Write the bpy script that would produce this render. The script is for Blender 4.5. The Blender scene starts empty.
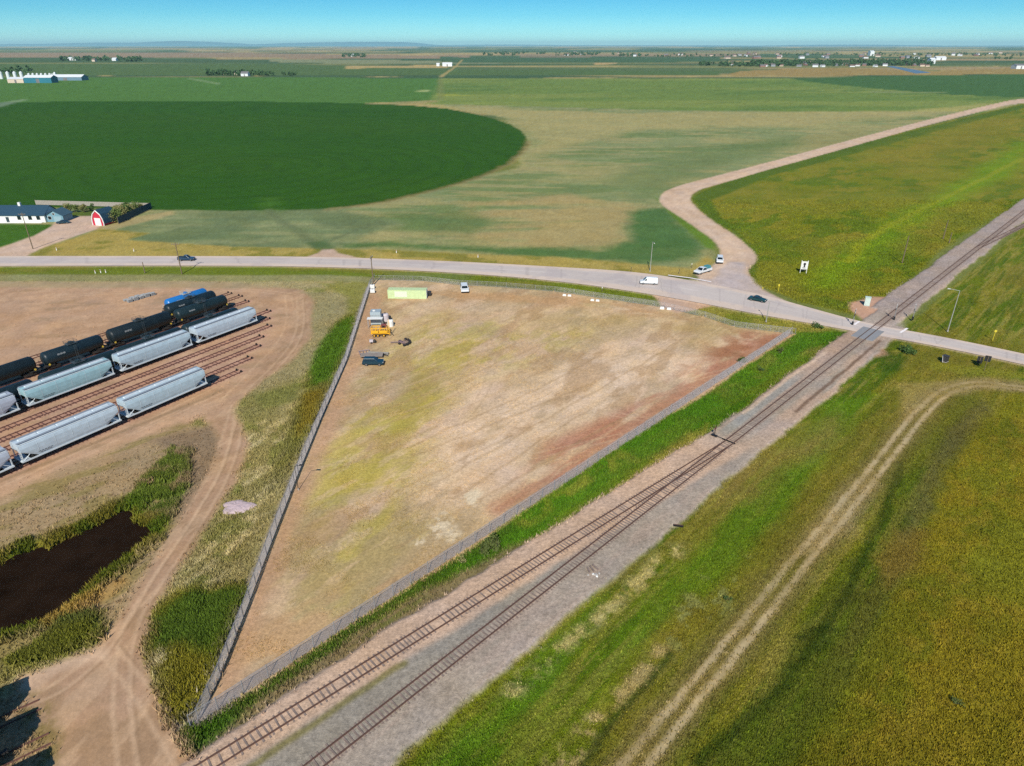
import bpy, bmesh, math, random
import numpy as np
from mathutils import Vector, Matrix
random.seed(7); RNG = np.random.default_rng(11)
sc = bpy.context.scene
COL = sc.collection
R = math.radians

# ------------------------------------------------------------------ camera, sky, sun, exposure
CAM_H, FPX, PITCH = 66.0, 683.0, math.atan((383 - 45) / 683.0)
cam = bpy.data.cameras.new("camera"); cam.sensor_width = 36; cam.lens = 36 * FPX / 1024
cam.clip_start = 1; cam.clip_end = 90000
co = bpy.data.objects.new("camera", cam); COL.objects.link(co)
co.location = (0, 0, CAM_H); co.rotation_euler = (math.pi / 2 - PITCH, 0, 0); sc.camera = co

SUN_EL, SUN_AZ = R(39), R(6)           # sun behind the drone; shadows run away towards +y, 4 degrees to the right
w = bpy.data.worlds.new("World"); sc.world = w; w.use_nodes = True
nt = w.node_tree; nt.nodes.clear()
sky = nt.nodes.new("ShaderNodeTexSky"); sky.sky_type = 'NISHITA'; sky.sun_disc = False
sky.sun_elevation = SUN_EL; sky.sun_rotation = math.pi + SUN_AZ
sky.altitude = 900; sky.air_density = 1.0; sky.dust_density = 0.0; sky.ozone_density = 4.0
tint = nt.nodes.new("ShaderNodeMix"); tint.data_type = 'RGBA'; tint.blend_type = 'MULTIPLY'; tint.inputs[0].default_value = 1
wtc = nt.nodes.new("ShaderNodeTexCoord"); wsx = nt.nodes.new("ShaderNodeSeparateXYZ"); wrp = nt.nodes.new("ShaderNodeValToRGB")
nt.links.new(wtc.outputs["Generated"], wsx.inputs[0]); nt.links.new(wsx.outputs[2], wrp.inputs[0]); nt.links.new(wrp.outputs[0], tint.inputs[7])
els = wrp.color_ramp.elements; els[0].position = 0.0; els[0].color = (.45, .83, .99, 1); els[1].position = .5; els[1].color = (.55, .85, .98, 1)
for p_, c_ in ((.035, (.21, .60, .81, 1)), (.065, (.115, .47, .70, 1)), (.2, (.28, .66, .84, 1))): e_ = els.new(p_); e_.color = c_
bg = nt.nodes.new("ShaderNodeBackground"); bg.inputs[1].default_value = 0.085
out = nt.nodes.new("ShaderNodeOutputWorld")
nt.links.new(sky.outputs[0], tint.inputs[6]); nt.links.new(tint.outputs[2], bg.inputs[0]); nt.links.new(bg.outputs[0], out.inputs[0])
sl = bpy.data.lights.new("sun", 'SUN'); sl.energy = 4.0; sl.angle = R(0.5); sl.color = (1.0, 0.94, 0.83)
so = bpy.data.objects.new("sun", sl); COL.objects.link(so)
sd = Vector((math.sin(SUN_AZ) * math.cos(SUN_EL), math.cos(SUN_AZ) * math.cos(SUN_EL), -math.sin(SUN_EL)))
so.rotation_euler = sd.to_track_quat('-Z', 'Y').to_euler(); so.location = (0, -40, 120)
vs = sc.view_settings
vs.view_transform = 'Standard'; vs.look = 'None'; vs.gamma = 1; vs.use_curve_mapping = False; vs.exposure = 0.58
sc.cycles.max_bounces = 4; sc.cycles.volume_bounces = 0; sc.cycles.transparent_max_bounces = 12
sc.cycles.use_denoising = False

# ------------------------------------------------------------------ helpers
SP, CP = math.sin(PITCH), math.cos(PITCH)
def at(px, py, z=0.0):                 # the ground point (or point at height z) seen at a place of the survey photograph
    u = (px - 512) / FPX; v = (py - 383) / FPX
    t = (CAM_H - z) / (SP + v * CP)
    return (u * t, (CP - v * SP) * t)
def A(px, py, z=0.0):
    x, y = at(px, py, z); return Vector((x, y, z))
KALB = 1.32
def S(r, g, b, k=None):                # colour as it looks in sun -> surface colour
    f = lambda c: ((c / 255 + 0.055) / 1.055) ** 2.4 if c > 10 else c / 255 / 12.92
    k = k or KALB
    return np.array([f(r) / k, f(g) / k, f(b) / k])

def tag(o, label=None, cat=None, group=None, kind=None):
    if label: o["label"] = label
    if cat: o["category"] = cat
    if group: o["group"] = group
    if kind: o["kind"] = kind
    return o
def empty(name, loc=(0, 0, 0), rz=0.0, label=None, cat=None, group=None):
    o = bpy.data.objects.new(name, None); COL.objects.link(o)
    o.location = loc; o.rotation_euler = (0, 0, rz); o.empty_display_size = .2
    return tag(o, label, cat, group)
def copy_tree(o, parent=None):
    c = o.copy(); COL.objects.link(c); c.parent = parent
    for ch in list(o.children): copy_tree(ch, c)
    return c

MATS = {}
def mat(name, col, rough=0.6, metal=0.0, nscale=None, namp=0.15, bump=0.0, spec=0.5):
    if name in MATS: return MATS[name]
    m = bpy.data.materials.new(name); m.use_nodes = True
    t = m.node_tree; b = t.nodes["Principled BSDF"]
    b.inputs["Roughness"].default_value = rough; b.inputs["Metallic"].default_value = metal
    b.inputs["Specular IOR Level"].default_value = spec
    c = (float(col[0]), float(col[1]), float(col[2]), 1)
    b.inputs["Base Color"].default_value = c
    if nscale:
        tc = t.nodes.new("ShaderNodeTexCoord"); n = t.nodes.new("ShaderNodeTexNoise")
        n.inputs["Scale"].default_value = nscale; n.inputs["Detail"].default_value = 5; n.inputs["Roughness"].default_value = .65
        t.links.new(tc.outputs["Object"], n.inputs["Vector"])
        mr = t.nodes.new("ShaderNodeMapRange"); mr.inputs[1].default_value = .25; mr.inputs[2].default_value = .75
        mr.inputs[3].default_value = 1 - namp; mr.inputs[4].default_value = 1 + namp
        t.links.new(n.outputs[0], mr.inputs[0])
        mx = t.nodes.new("ShaderNodeMix"); mx.data_type = 'RGBA'; mx.blend_type = 'MULTIPLY'; mx.inputs[0].default_value = 1
        mx.inputs[6].default_value = c; t.links.new(mr.outputs[0], mx.inputs[7]); t.links.new(mx.outputs[2], b.inputs["Base Color"])
        if bump:
            bp = t.nodes.new("ShaderNodeBump"); bp.inputs["Strength"].default_value = .6; bp.inputs["Distance"].default_value = bump
            t.links.new(n.outputs[0], bp.inputs["Height"]); t.links.new(bp.outputs[0], b.inputs["Normal"])
    MATS[name] = m; return m

class MB:
    """collects shapes and links them as ONE mesh object"""
    def __init__(s): s.v = []; s.f = []
    def add(s, vs, fs):
        n = len(s.v); s.v += [tuple(p) for p in vs]; s.f += [tuple(i + n for i in f) for f in fs]; return s
    def box(s, c, d, rz=0.0, taper=1.0, rx=0.0, ry=0.0):
        M = Matrix.Rotation(rz, 3, 'Z') @ Matrix.Rotation(ry, 3, 'Y') @ Matrix.Rotation(rx, 3, 'X'); c = Vector(c)
        p = []
        for z in (-.5, .5):
            k = 1 if z < 0 else taper
            for x, y in ((-.5, -.5), (.5, -.5), (.5, .5), (-.5, .5)):
                p.append(c + M @ Vector((x * d[0] * k, y * d[1] * k, z * d[2])))
        return s.add(p, [(3, 2, 1, 0), (4, 5, 6, 7), (0, 1, 5, 4), (1, 2, 6, 5), (2, 3, 7, 6), (3, 0, 4, 7)])
    def tube(s, a, b, r0, r1=None, n=8, cap=True):
        a, b = Vector(a), Vector(b); r1 = r0 if r1 is None else r1
        d = (b - a).normalized(); u = d.orthogonal().normalized(); v = d.cross(u)
        p = []
        for q, r in ((a, r0), (b, r1)):
            for i in range(n):
                t = 2 * math.pi * i / n; p.append(q + u * math.cos(t) * r + v * math.sin(t) * r)
        f = [(i, (i + 1) % n, n + (i + 1) % n, n + i) for i in range(n)]
        if cap: f += [tuple(range(n))[::-1], tuple(range(n, 2 * n))]
        return s.add(p, f)
    def lathe(s, prof, c=(0, 0, 0), axis='Z', n=16):      # prof: (radius, along)
        p = []
        for r, h in prof:
            for i in range(n):
                t = 2 * math.pi * i / n; x, y = r * math.cos(t), r * math.sin(t)
                q = {'Z': (x, y, h), 'X': (h, x, y), 'Y': (y, h, x)}[axis]
                p.append((q[0] + c[0], q[1] + c[1], q[2] + c[2]))
        f = []
        for j in range(len(prof) - 1):
            for i in range(n):
                f.append((j * n + i, j * n + (i + 1) % n, (j + 1) * n + (i + 1) % n, (j + 1) * n + i))
        f += [tuple(range(n))[::-1], tuple(range((len(prof) - 1) * n, len(prof) * n))]
        return s.add(p, f)
    def loft(s, rings):                                    # closed rings with equal point counts, capped
        n = len(rings[0]); p = [q for r in rings for q in r]; f = []
        for j in range(len(rings) - 1):
            for i in range(n):
                f.append((j * n + i, j * n + (i + 1) % n, (j + 1) * n + (i + 1) % n, (j + 1) * n + i))
        f += [tuple(range(n))[::-1], tuple(range((len(rings) - 1) * n, len(rings) * n))]
        return s.add(p, f)
    def prism(s, prof, y0, y1, k=1.0):                     # XZ profile pushed along Y
        return s.loft([[(x, y0, z) for x, z in prof], [(x, y1, z) for x, z in prof]])
    def quad(s, *p): return s.add(p, [tuple(range(len(p)))])
    def build(s, name, m, parent=None, smooth=False, bevel=0.0, label=None, loc=None, rz=0.0):
        me = bpy.data.meshes.new(name); me.from_pydata(s.v, [], s.f)
        bm = bmesh.new(); bm.from_mesh(me); bmesh.ops.recalc_face_normals(bm, faces=bm.faces)
        if bevel:
            bmesh.ops.bevel(bm, geom=[e for e in bm.edges if len(e.link_faces) == 2 and e.calc_face_angle(0) > .5], offset=bevel, segments=2, affect='EDGES', profile=.6)
        bm.to_mesh(me); bm.free()
        if smooth: me.shade_smooth()
        me.materials.append(m)
        o = bpy.data.objects.new(name, me); COL.objects.link(o); o.parent = parent
        if loc is not None: o.location = loc; o.rotation_euler = (0, 0, rz)
        if label: o["label"] = label
        return o

# numpy noise in metres
def vnoise(x, y, seed=0):
    xi = np.floor(x).astype(np.int64); yi = np.floor(y).astype(np.int64); fx = x - xi; fy = y - yi
    fx = fx * fx * (3 - 2 * fx); fy = fy * fy * (3 - 2 * fy)
    def h(a, b):
        n = (a * 374761393 + b * 668265263 + seed * 1442695041) & 0xffffffff
        n = ((n ^ (n >> 13)) * 1274126177) & 0xffffffff
        return ((n ^ (n >> 16)) & 0xffff) / 65535.0
    a = h(xi, yi); b = h(xi + 1, yi); c = h(xi, yi + 1); d = h(xi + 1, yi + 1)
    return (a + (b - a) * fx) * (1 - fy) + (c + (d - c) * fx) * fy
def fbm(x, y, scale, seed=0, octs=4, gain=.55):
    s = 0; a = 1; t = 0
    for i in range(octs):
        s = s + a * vnoise(x / scale * 2 ** i + 17.3 * i, y / scale * 2 ** i - 9.1 * i, seed + i); t += a; a *= gain
    return s / t
def smooth(e0, e1, x):
    t = np.clip((x - e0) / (e1 - e0), 0, 1); return t * t * (3 - 2 * t)
# ------------------------------------------------------------------ the ground, one sheet to the horizon
RT = R(46.4); RTX, RTY = math.cos(RT), math.sin(RT)      # main line: direction, and offset 45.5 m to its left
MAIN_OFF = 45.5
def rail(s, o): return (s * RTX - o * RTY, s * RTY + o * RTX)
YT = R(57.8); YTX, YTY = math.cos(YT), math.sin(YT)      # yard tracks
def yard(s, o): return (s * YTX - o * YTY, s * YTY + o * YTX)

rows = [-900, -500, -260, -140, -80, -45, -25, -10, 0, 8, 15, 22.0]
while rows[-1] < 60000:
    y = rows[-1]; rows.append(y + max(.28, (y * y + CAM_H ** 2) / CAM_H / FPX * .9))
rows = np.array(rows); NU = 1060
us = np.linspace(-1, 1, NU); ou = np.array([1.03, 1.07, 1.12, 1.2, 1.3, 1.45, 1.65, 1.95, 2.4, 3, 4, 6, 10, 20, 50]); us = np.r_[-ou[::-1], us, ou]; NU = len(us)
GX = np.clip(us[None, :] * (np.maximum(rows, 0)[:, None] * .86 + 34), -80000, 80000); GY = np.repeat(rows[:, None], NU, 1)
NR = len(rows)
X = GX.ravel(); Y = GY.ravel()
S_ = X * RTX + Y * RTY; O_ = -X * RTY + Y * RTX
wxs = (fbm(X, Y, 3.0, 1) - .5) * 2; wys = (fbm(X, Y, 3.0, 2) - .5) * 2
wxl = (fbm(X, Y, 22.0, 3) - .5) * 2; wyl = (fbm(X, Y, 22.0, 4) - .5) * 2
WHITE = RNG.random(len(X))

def sdf(poly, x, y):                    # negative inside
    d = np.full(len(x), 1e18); ins = np.zeros(len(x), bool); n = len(poly)
    for i in range(n):
        ax, ay = poly[i]; bx, by = poly[(i + 1) % n]
        ex, ey = bx - ax, by - ay; wx, wy = x - ax, y - ay
        t = np.clip((wx * ex + wy * ey) / (ex * ex + ey * ey + 1e-12), 0, 1)
        d = np.minimum(d, (wx - ex * t) ** 2 + (wy - ey * t) ** 2)
        c = ((ay > y) != (by > y))
        if ey != 0: ins ^= c & (x < ex * (y - ay) / ey + ax)
    d = np.sqrt(d); return np.where(ins, -d, d)
def ldist(pts, x, y):
    d = np.full(len(x), 1e18)
    for (ax, ay), (bx, by) in zip(pts[:-1], pts[1:]):
        ex, ey = bx - ax, by - ay; wx, wy = x - ax, y - ay
        t = np.clip((wx * ex + wy * ey) / (ex * ex + ey * ey + 1e-12), 0, 1)
        d = np.minimum(d, (wx - ex * t) ** 2 + (wy - ey * t) ** 2)
    return np.sqrt(d)
def chaikin(p, closed=False, it=2):
    for _ in range(it):
        q = []; n = len(p)
        if not closed: q.append(p[0])
        for i in range(n if closed else n - 1):
            a, b = p[i], p[(i + 1) % n]
            q += [(a[0] * .75 + b[0] * .25, a[1] * .75 + b[1] * .25), (a[0] * .25 + b[0] * .75, a[1] * .25 + b[1] * .75)]
        if not closed: q.append(p[-1])
        p = q
    return p
def P(*px): return [at(*p) for p in px]
def region(poly, soft=1.0, ws=.5, wl=0.0, rnd=0):        # mask of a world polygon with an uneven edge
    if rnd: poly = chaikin(poly, True, rnd)
    a = np.array(poly); m = soft * 2 + ws + wl + 1
    idx = np.nonzero((X > a[:, 0].min() - m) & (X < a[:, 0].max() + m) & (Y > a[:, 1].min() - m) & (Y < a[:, 1].max() + m))[0]
    out = np.zeros(len(X))
    if len(idx):
        d = sdf(poly, X[idx] + wxs[idx] * ws + wxl[idx] * wl, Y[idx] + wys[idx] * ws + wyl[idx] * wl)
        out[idx] = 1 - smooth(-soft, soft, d)
    return out
def strip(pts, width, soft=.5, ws=.3, wl=0.0, rnd=2):
    if rnd: pts = chaikin(pts, False, rnd)
    a = np.array(pts); m = width + soft * 2 + ws + wl + 1
    idx = np.nonzero((X > a[:, 0].min() - m) & (X < a[:, 0].max() + m) & (Y > a[:, 1].min() - m) & (Y < a[:, 1].max() + m))[0]
    out = np.zeros(len(X))
    if len(idx):
        d = ldist(pts, X[idx] + wxs[idx] * ws + wxl[idx] * wl, Y[idx] + wys[idx] * ws + wyl[idx] * wl)
        out[idx] = 1 - smooth(width / 2 - soft, width / 2 + soft, d)
    return out

C = np.tile(S(112, 118, 66), (len(X), 1)); AMP = np.full(len(X), .8); CLS = np.zeros(len(X), np.int8); HZ = np.zeros(len(X))
def paint(m, col, amt=1.0, amp=None, cls=None):
    global C, AMP
    k = np.clip(m * amt, 0, 1)[:, None]; C = C * (1 - k) + np.asarray(col) * k
    if amp is not None: AMP = AMP * (1 - m) + amp * m
    if cls is not None: CLS[m > .5] = cls
def patch(scale, seed, lo, hi, octs=4, ax=None):         # blotches; ax = (angle, stretch) makes them streaky
    if ax is None: n = fbm(X, Y, scale, seed, octs)
    else:
        c, s = math.cos(ax[0]), math.sin(ax[0]); n = fbm((X * c + Y * s) / ax[1], -X * s + Y * c, scale, seed, octs)
    return smooth(lo, hi, n)

# --- far plain
far = smooth(600, 800, Y)
paint(far, S(86, 104, 74)); paint(far * patch(260, 40, .46, .56, 4, (.02, 6)), S(122, 124, 88)); paint(far * patch(420, 41, .5, .58, 3, (-.03, 6)), S(60, 88, 66), .9); paint(far * patch(330, 42, .56, .62, 3, (.05, 9)), S(168, 140, 118), .7); paint(far * patch(200, 43, .58, .64, 3, (0, 8)), S(186, 160, 120), .6)
def farp(col, *px, amt=1.0): paint(region(P(*px), 6, 4, 4), col, amt)
farp(S(146, 124, 110), (-300, 52), (250, 53), (470, 56), (470, 58.5), (250, 58), (-300, 57.5))
farp(S(140, 120, 110), (520, 55), (760, 53.5), (760, 56), (520, 57.5), amt=.7)
farp(S(72, 94, 66), (-300, 57.5), (150, 58), (270, 60), (270, 63), (-300, 63))
farp(S(128, 132, 110), (270, 59), (500, 61), (500, 64), (330, 63.4), (270, 62))
farp(S(82, 104, 66), (-300, 63), (270, 63.6), (440, 69.5), (500, 70), (720, 71), (720, 75), (-300, 75))
farp(S(172, 150, 112), (345, 66.0), (440, 65), (448, 67.6), (345, 68.6))
farp(S(176, 150, 116), (594, 62.6), (615, 62.3), (618, 64.2), (594, 64.4))
farp(S(70, 96, 70), (440, 57), (720, 58), (720, 62), (500, 63), (440, 62))
farp(S(150, 128, 88), (740, 71), (830, 67.5), (930, 71), (1100, 65), (1300, 66), (1300, 71), (900, 75.4), (720, 76.6))
# --- fields beyond the highway
farp(S(78, 114, 56), (-400, 77), (85, 77), (256, 77.2), (440, 78.4), (441, 100), (340, 104), (-400, 104))
near_up = region(P((440, 78.4), (1500, 78), (1500, 116), (700, 113), (500, 111), (430, 104)), 8, 4, 6)
paint(near_up, S(106, 126, 70)); paint(near_up * patch(90, 50, .45, .64, 5, (.05, 5)), S(128, 138, 82), .7)
paint(near_up * patch(60, 57, .55, .7, 4, (.5, 3)), S(84, 112, 66), .6)
mid = region(P((-500, 214), (0, 209), (340, 206), (520, 168), (528, 140), (505, 118), (436, 104), (700, 111), (1500, 113), (1024, 97), (850, 142), (690, 184), (662, 196), (666, 206), (712, 244), (716, 262), (690, 275), (560, 265), (320, 255), (-500, 255)), 3, 2, 3)
paint(mid, S(134, 143, 100), amp=.45, cls=2)
paint(mid * patch(38, 51, .44, .6, 6, (R(-20), 3)), S(156, 152, 104), .8)
paint(mid * patch(22, 52, .5, .62, 6, (R(15), 4)), S(112, 130, 82), .8); paint(mid * patch(9, 59, .52, .66, 5, (R(-8), 6)), S(168, 156, 112), .55)
paint(region(P((430, 104), (520, 110), (620, 113), (900, 111), (1000, 103), (960, 112), (800, 126), (640, 128), (560, 150), (520, 165), (530, 140), (505, 118)), 14, 4, 12), S(168, 158, 110), .8)
paint(mid * region(P((470, 205), (560, 195), (640, 205), (632, 240), (560, 250), (450, 238), (430, 215)), 7, 3, 9) * patch(14, 33, .3, .5, 5, (R(10), 3)), S(170, 152, 106), .9)
paint(region(P((780, 140), (870, 128), (880, 138), (800, 150)), 10, 3, 8), S(150, 144, 98), .7)
paint(mid * region(P((600, 180), (690, 150), (800, 135), (800, 145), (700, 172), (660, 195), (650, 205)), 12, 3, 8), S(108, 126, 80), .7)
paint(region(P((630, 212), (668, 208), (706, 246), (702, 257), (660, 261), (560, 260), (460, 250), (340, 247), (340, 243), (470, 246), (600, 250), (634, 240)), 4, 2, 3), S(74, 110, 58), .9)
paint(region(P((655, 197), (664, 203), (716, 243), (714, 250), (706, 247), (672, 216)), 1.2, .6, .5), S(96, 126, 38), .9)
paint(region(P((385, 215), (470, 212), (500, 222), (470, 236), (400, 232)), 8, 2, 8), S(88, 116, 66), .75)
# rings left by the pivot, and the grey green stubble by the homestead
cx0, cy0 = at(235, 168)
ring = np.sqrt((X - cx0) ** 2 + ((Y - cy0)) ** 2)
lm = region(P((110, 222), (165, 210), (330, 208), (400, 225), (320, 250), (200, 249), (120, 240)), 5, 2, 4)
paint(lm, S(130, 140, 100), .9, amp=.4); paint(lm * smooth(.5, .9, np.sin((Y - .02 * X) / 2.2 + wxl * 2.5) * .5 + .5), S(152, 154, 114), .5); paint(lm * patch(10, 34, .5, .62, 5, (0, 6)), S(108, 126, 88), .7)
paint(lm * patch(30, 53, .5, .65, 4), S(104, 120, 84), .7)
paint(region(P((85, 225), (170, 211), (176, 214), (120, 228), (95, 236)), 2, 1, 1), S(178, 158, 116), .75)
paint(region(P((316, 240), (330, 252), (312, 255), (280, 254)), 4, 1, 3), S(150, 150, 100), .6)
# dark irrigated circle
circ = region(P((-420, 128), (-200, 110), (20, 101.5), (200, 101), (340, 102.5), (436, 106.5), (490, 117), (520, 129), (528, 141), (520, 157), (490, 174), (440, 189), (380, 203), (320, 210), (200, 211), (60, 208), (-60, 204), (-200, 196), (-400, 170)), 2.0, 1.2, 1.5, 1)
edge = circ * (1 - circ) * 4
paint(circ, S(49, 90, 10), amp=.3, cls=1); paint(circ * patch(90, 54, .4, .65, 5, (0, 3)), S(54, 92, 14), .7); paint(region(P((262, 198), (276, 198), (282, 212), (258, 212)), 5, 2, 3), S(84, 124, 44), .4)
paint(circ * smooth(.6, 1, np.sin(ring / 2.4) * .5 + .5), S(40, 76, 20), .3)
paint(strip(P((528, 141), (520, 157), (490, 174), (440, 189), (380, 203), (330, 210)), 5, 2, 2, 2), S(140, 122, 84), .55)
farp(S(150, 140, 105), (360, 104.2), (436, 100.4), (436, 102), (400, 104.6))
farp(S(120, 140, 120), (-40, 110), (20, 99.5), (28, 99.5), (-20, 112), amt=.8)
farp(S(122, 142, 112), (185, 78.5), (192, 78.5), (222, 83.5), (219, 84.6), amt=.8)
farp(S(164, 172, 128), (418, 90.5), (430, 90), (430, 91.4), (416, 92), amt=.8)
farp(S(150, 152, 66), (438, 93.5), (470, 95), (470, 96), (438, 95.5), amt=.6)
# roads and lines of the far plain
for px_ in [((85, 76), (150, 75.2), (212, 75.6)), ((256, 75.8), (360, 76.6), (470, 77.5), (600, 77.9), (690, 76.8), (745, 75.2)), ((440, 77.5), (456, 66), (462, 60)), ((740, 76), (830, 75.2), (1024, 72)), ((930, 71.5), (985, 67), (1100, 60))]:
    paint(strip(P(*px_), 10, 4, 3, 3, 0), S(172, 152, 112), .75)
paint(strip(P((440, 78), (441, 100)), 10, 4, 2, 2), S(120, 126, 84), .6)
farp(S(68, 100, 60), (790, 79), (860, 76.4), (1300, 70.5), (1300, 97), (1010, 97), (985, 96), (950, 94.5), (880, 89), (820, 83))
farp(S(120, 132, 96), (870, 91), (946, 92), (946, 93.2), (870, 92.6), amt=.8)
# lawn, drive and dry grass of the homestead
paint(region(P((-300, 224), (50, 224.5), (58, 227), (0, 247), (-300, 252)), 1, .5), S(66, 104, 30), amp=.6)
paint(region(P((60, 214), (128, 206), (118, 222), (108, 225), (62, 216)), 1.5, .6), S(86, 104, 44))
hdrive = region(P((-300, 270), (-300, 251), (0, 248), (34, 236), (52, 226), (60, 217), (92, 216), (104, 224), (96, 229), (70, 238), (38, 250), (24, 258), (30, 262), (0, 268)), .8, .4)
paint(hdrive, S(208, 180, 164), amp=.25, cls=5)
dry = region(P((24, 259), (38, 250), (70, 239), (100, 229), (150, 233), (128, 240), (240, 247), (330, 248), (560, 257), (690, 268), (708, 256), (716, 262), (690, 277), (560, 268), (320, 258)), 1.6, .8, 1.2)
paint(dry, S(166, 148, 84), amp=.6, cls=0); paint(dry * patch(9, 55, .5, .65), S(124, 122, 52), .8)
# south verge of the highway
verge = region(P((-300, 266), (330, 267), (450, 272), (560, 281), (655, 294), (660, 299), (600, 296), (500, 285), (400, 279), (330, 276), (-300, 276)), 1, .5, .6)
paint(verge, S(104, 116, 34), amp=.7); paint(verge * patch(8, 56, .45, .62, 4, (R(-8), 3)), S(122, 118, 50), .8)
paint(region(P((-300, 274.5), (330, 275), (400, 279), (480, 283), (480, 286), (385, 283), (330, 281), (-300, 281.5)), 1.2, .5, .6), S(146, 140, 108), .8)
paint(region(P((385, 272), (470, 275), (470, 280), (400, 279)), 2, .6, 1), S(112, 124, 70), .7)
vg2 = region(P((692, 309), (706, 305), (735, 309), (790, 318), (838, 330), (840, 340), (800, 336), (736, 328), (700, 318)), 1, .5, .6)
paint(vg2, S(140, 134, 62), amp=.7); paint(vg2 * patch(6, 58, .5, .62), S(112, 120, 40), .8)
# --- land east of the gravel road
east = region(P((760, 166), (1024, 103), (1500, 70), (1500, 120), (1024, 203), (985, 222), (940, 250), (885, 303), (868, 318), (800, 302), (756, 286), (747, 270), (756, 256), (735, 234), (700, 212), (692, 198), (700, 190)), 1.5, .8, 1)
ae = R(43)
paint(east, S(112, 116, 32), amp=.8); paint(east * patch(18, 60, .46, .6, 6, (ae, 2.5)), S(130, 122, 48), .75)
paint(east * patch(8, 61, .5, .6, 6, (ae, 2)), S(84, 106, 28), .75); paint(east * patch(40, 62, .5, .64, 4), S(122, 120, 44), .6)
paint(east * region(P((1024, 140), (1024, 168), (930, 215), (860, 262), (840, 285), (800, 290), (850, 250), (920, 205)), 8, 2, 6), S(108, 138, 24), .75)
paint(strip(P((1024, 158), (930, 205), (862, 240), (850, 262)), 3.5, 1.4, 1, 1), S(136, 140, 40), .7)
paint(east * region(P((692, 198), (700, 192), (760, 168), (1024, 104), (1024, 108), (770, 176), (712, 200), (716, 212), (757, 252), (756, 280), (745, 270), (752, 256), (700, 214)), 1.5, .6, .8), S(76, 100, 34), .85)
paint(east * region(P((880, 150), (980, 120), (1024, 118), (1024, 130), (960, 150), (900, 175)), 20, 3, 12), S(132, 120, 48), .6)
paint(east * region(P((700, 216), (745, 225), (800, 245), (800, 262), (750, 240)), 8, 2, 5), S(86, 108, 30), .7)
# --- land south east of the main line (streaks run with the line)
se = 1 - smooth(39.4, 41.0, O_ + wxs * .8); se *= (1 - smooth(700, 720, Y))
se_n = se * (1 - smooth(176, 186, S_ + 0 * X)); 
paint(se, S(96, 106, 26), amp=.9)
st = (RT, 9)
paint(se * patch(5, 70, .44, .6, 5, st), S(118, 114, 36), .75); paint(se * patch(3.2, 71, .5, .62, 5, st), S(76, 100, 20), .7); paint(se * patch(1.6, 35, .54, .66, 4, (RT, 4)), S(138, 128, 66), .6); paint(se * patch(.7, 45, .52, .64, 4, (RT, 30)), S(140, 130, 74), .6); paint(se * patch(.9, 46, .54, .66, 4, (RT + .06, 26)), S(58, 84, 18), .5)
paint(se * patch(9, 72, .5, .62, 4, (RT, 5)), S(118, 108, 46), .6)
brg = region(P((560, 700), (640, 610), (720, 520), (790, 440), (820, 430), (760, 500), (690, 590), (600, 720), (560, 800), (380, 800), (430, 740), (520, 660), (600, 590)), 3, 1.2, 2.5)
paint(brg * (.45 + .55 * patch(4, 73, .4, .6, 4, st)), S(78, 116, 16), .85)
paint(region(P((830, 400), (880, 395), (800, 490), (745, 560), (700, 600), (690, 590), (760, 500)), 2.0, .8, 1.2), S(84, 118, 20), .75)
paint(region(P((700, 480), (760, 450), (830, 425), (850, 420), (830, 450), (790, 460), (700, 540), (640, 590), (610, 600), (650, 545)), 4, 1.2, 3) * patch(3, 74, .3, .52, 5, st), S(132, 116, 70), .85)
olive = region(P((1024, 392), (960, 445), (935, 500), (915, 560), (880, 640), (850, 690), (806, 766), (780, 830), (1500, 830), (1500, 392)), 2.0, 1.0, 2.0)
paint(olive, S(118, 110, 30), amp=.8); paint(olive * region(P((1100, 380), (1100, 600), (1000, 620), (940, 560), (950, 470), (1010, 395)), 8, 1.5, 5), S(116, 118, 34), .75); paint(olive * patch(7, 75, .45, .62, 5, (RT, 2)), S(130, 116, 32), .7); paint(olive * patch(9, 76, .5, .62, 5, (RT, 2)), S(100, 104, 26), .7)
paint(olive * patch(1.5, 77, .5, .66, 4, (RT, 2)), S(140, 122, 44), .5)
dg = region(P((960, 385), (985, 392), (960, 445), (935, 500), (915, 560), (880, 640), (806, 766), (770, 830), (640, 830), (740, 740), (800, 640), (860, 560), (905, 470)), 2.5, 1, 2.5)
paint(dg, S(84, 94, 26), .6); paint(dg * patch(4, 78, .46, .62, 5, st), S(92, 92, 38), .8)
paint(region(P((895, 530), (930, 528), (920, 570), (885, 590), (872, 560)), 1.5, .8, 1.2), S(122, 100, 50), .75)
paint(region(P((950, 430), (985, 400), (990, 410), (945, 470), (925, 520), (900, 540), (915, 500)), 1.5, .8, 1.2), S(98, 92, 62), .7)
paint(strip(P((905, 440), (895, 500), (860, 560), (835, 625), (800, 640)), 1.2, .5, .8, .6), S(34, 54, 12), .6)
paint(strip(P((700, 766), (780, 690), (812, 650), (830, 630)), 1.4, .6, .8, .5), S(36, 58, 12), .7)
paint(region(P((700, 766), (780, 690), (815, 650), (850, 660), (800, 766)), 2, .8, 1), S(72, 94, 22), .3)
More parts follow.
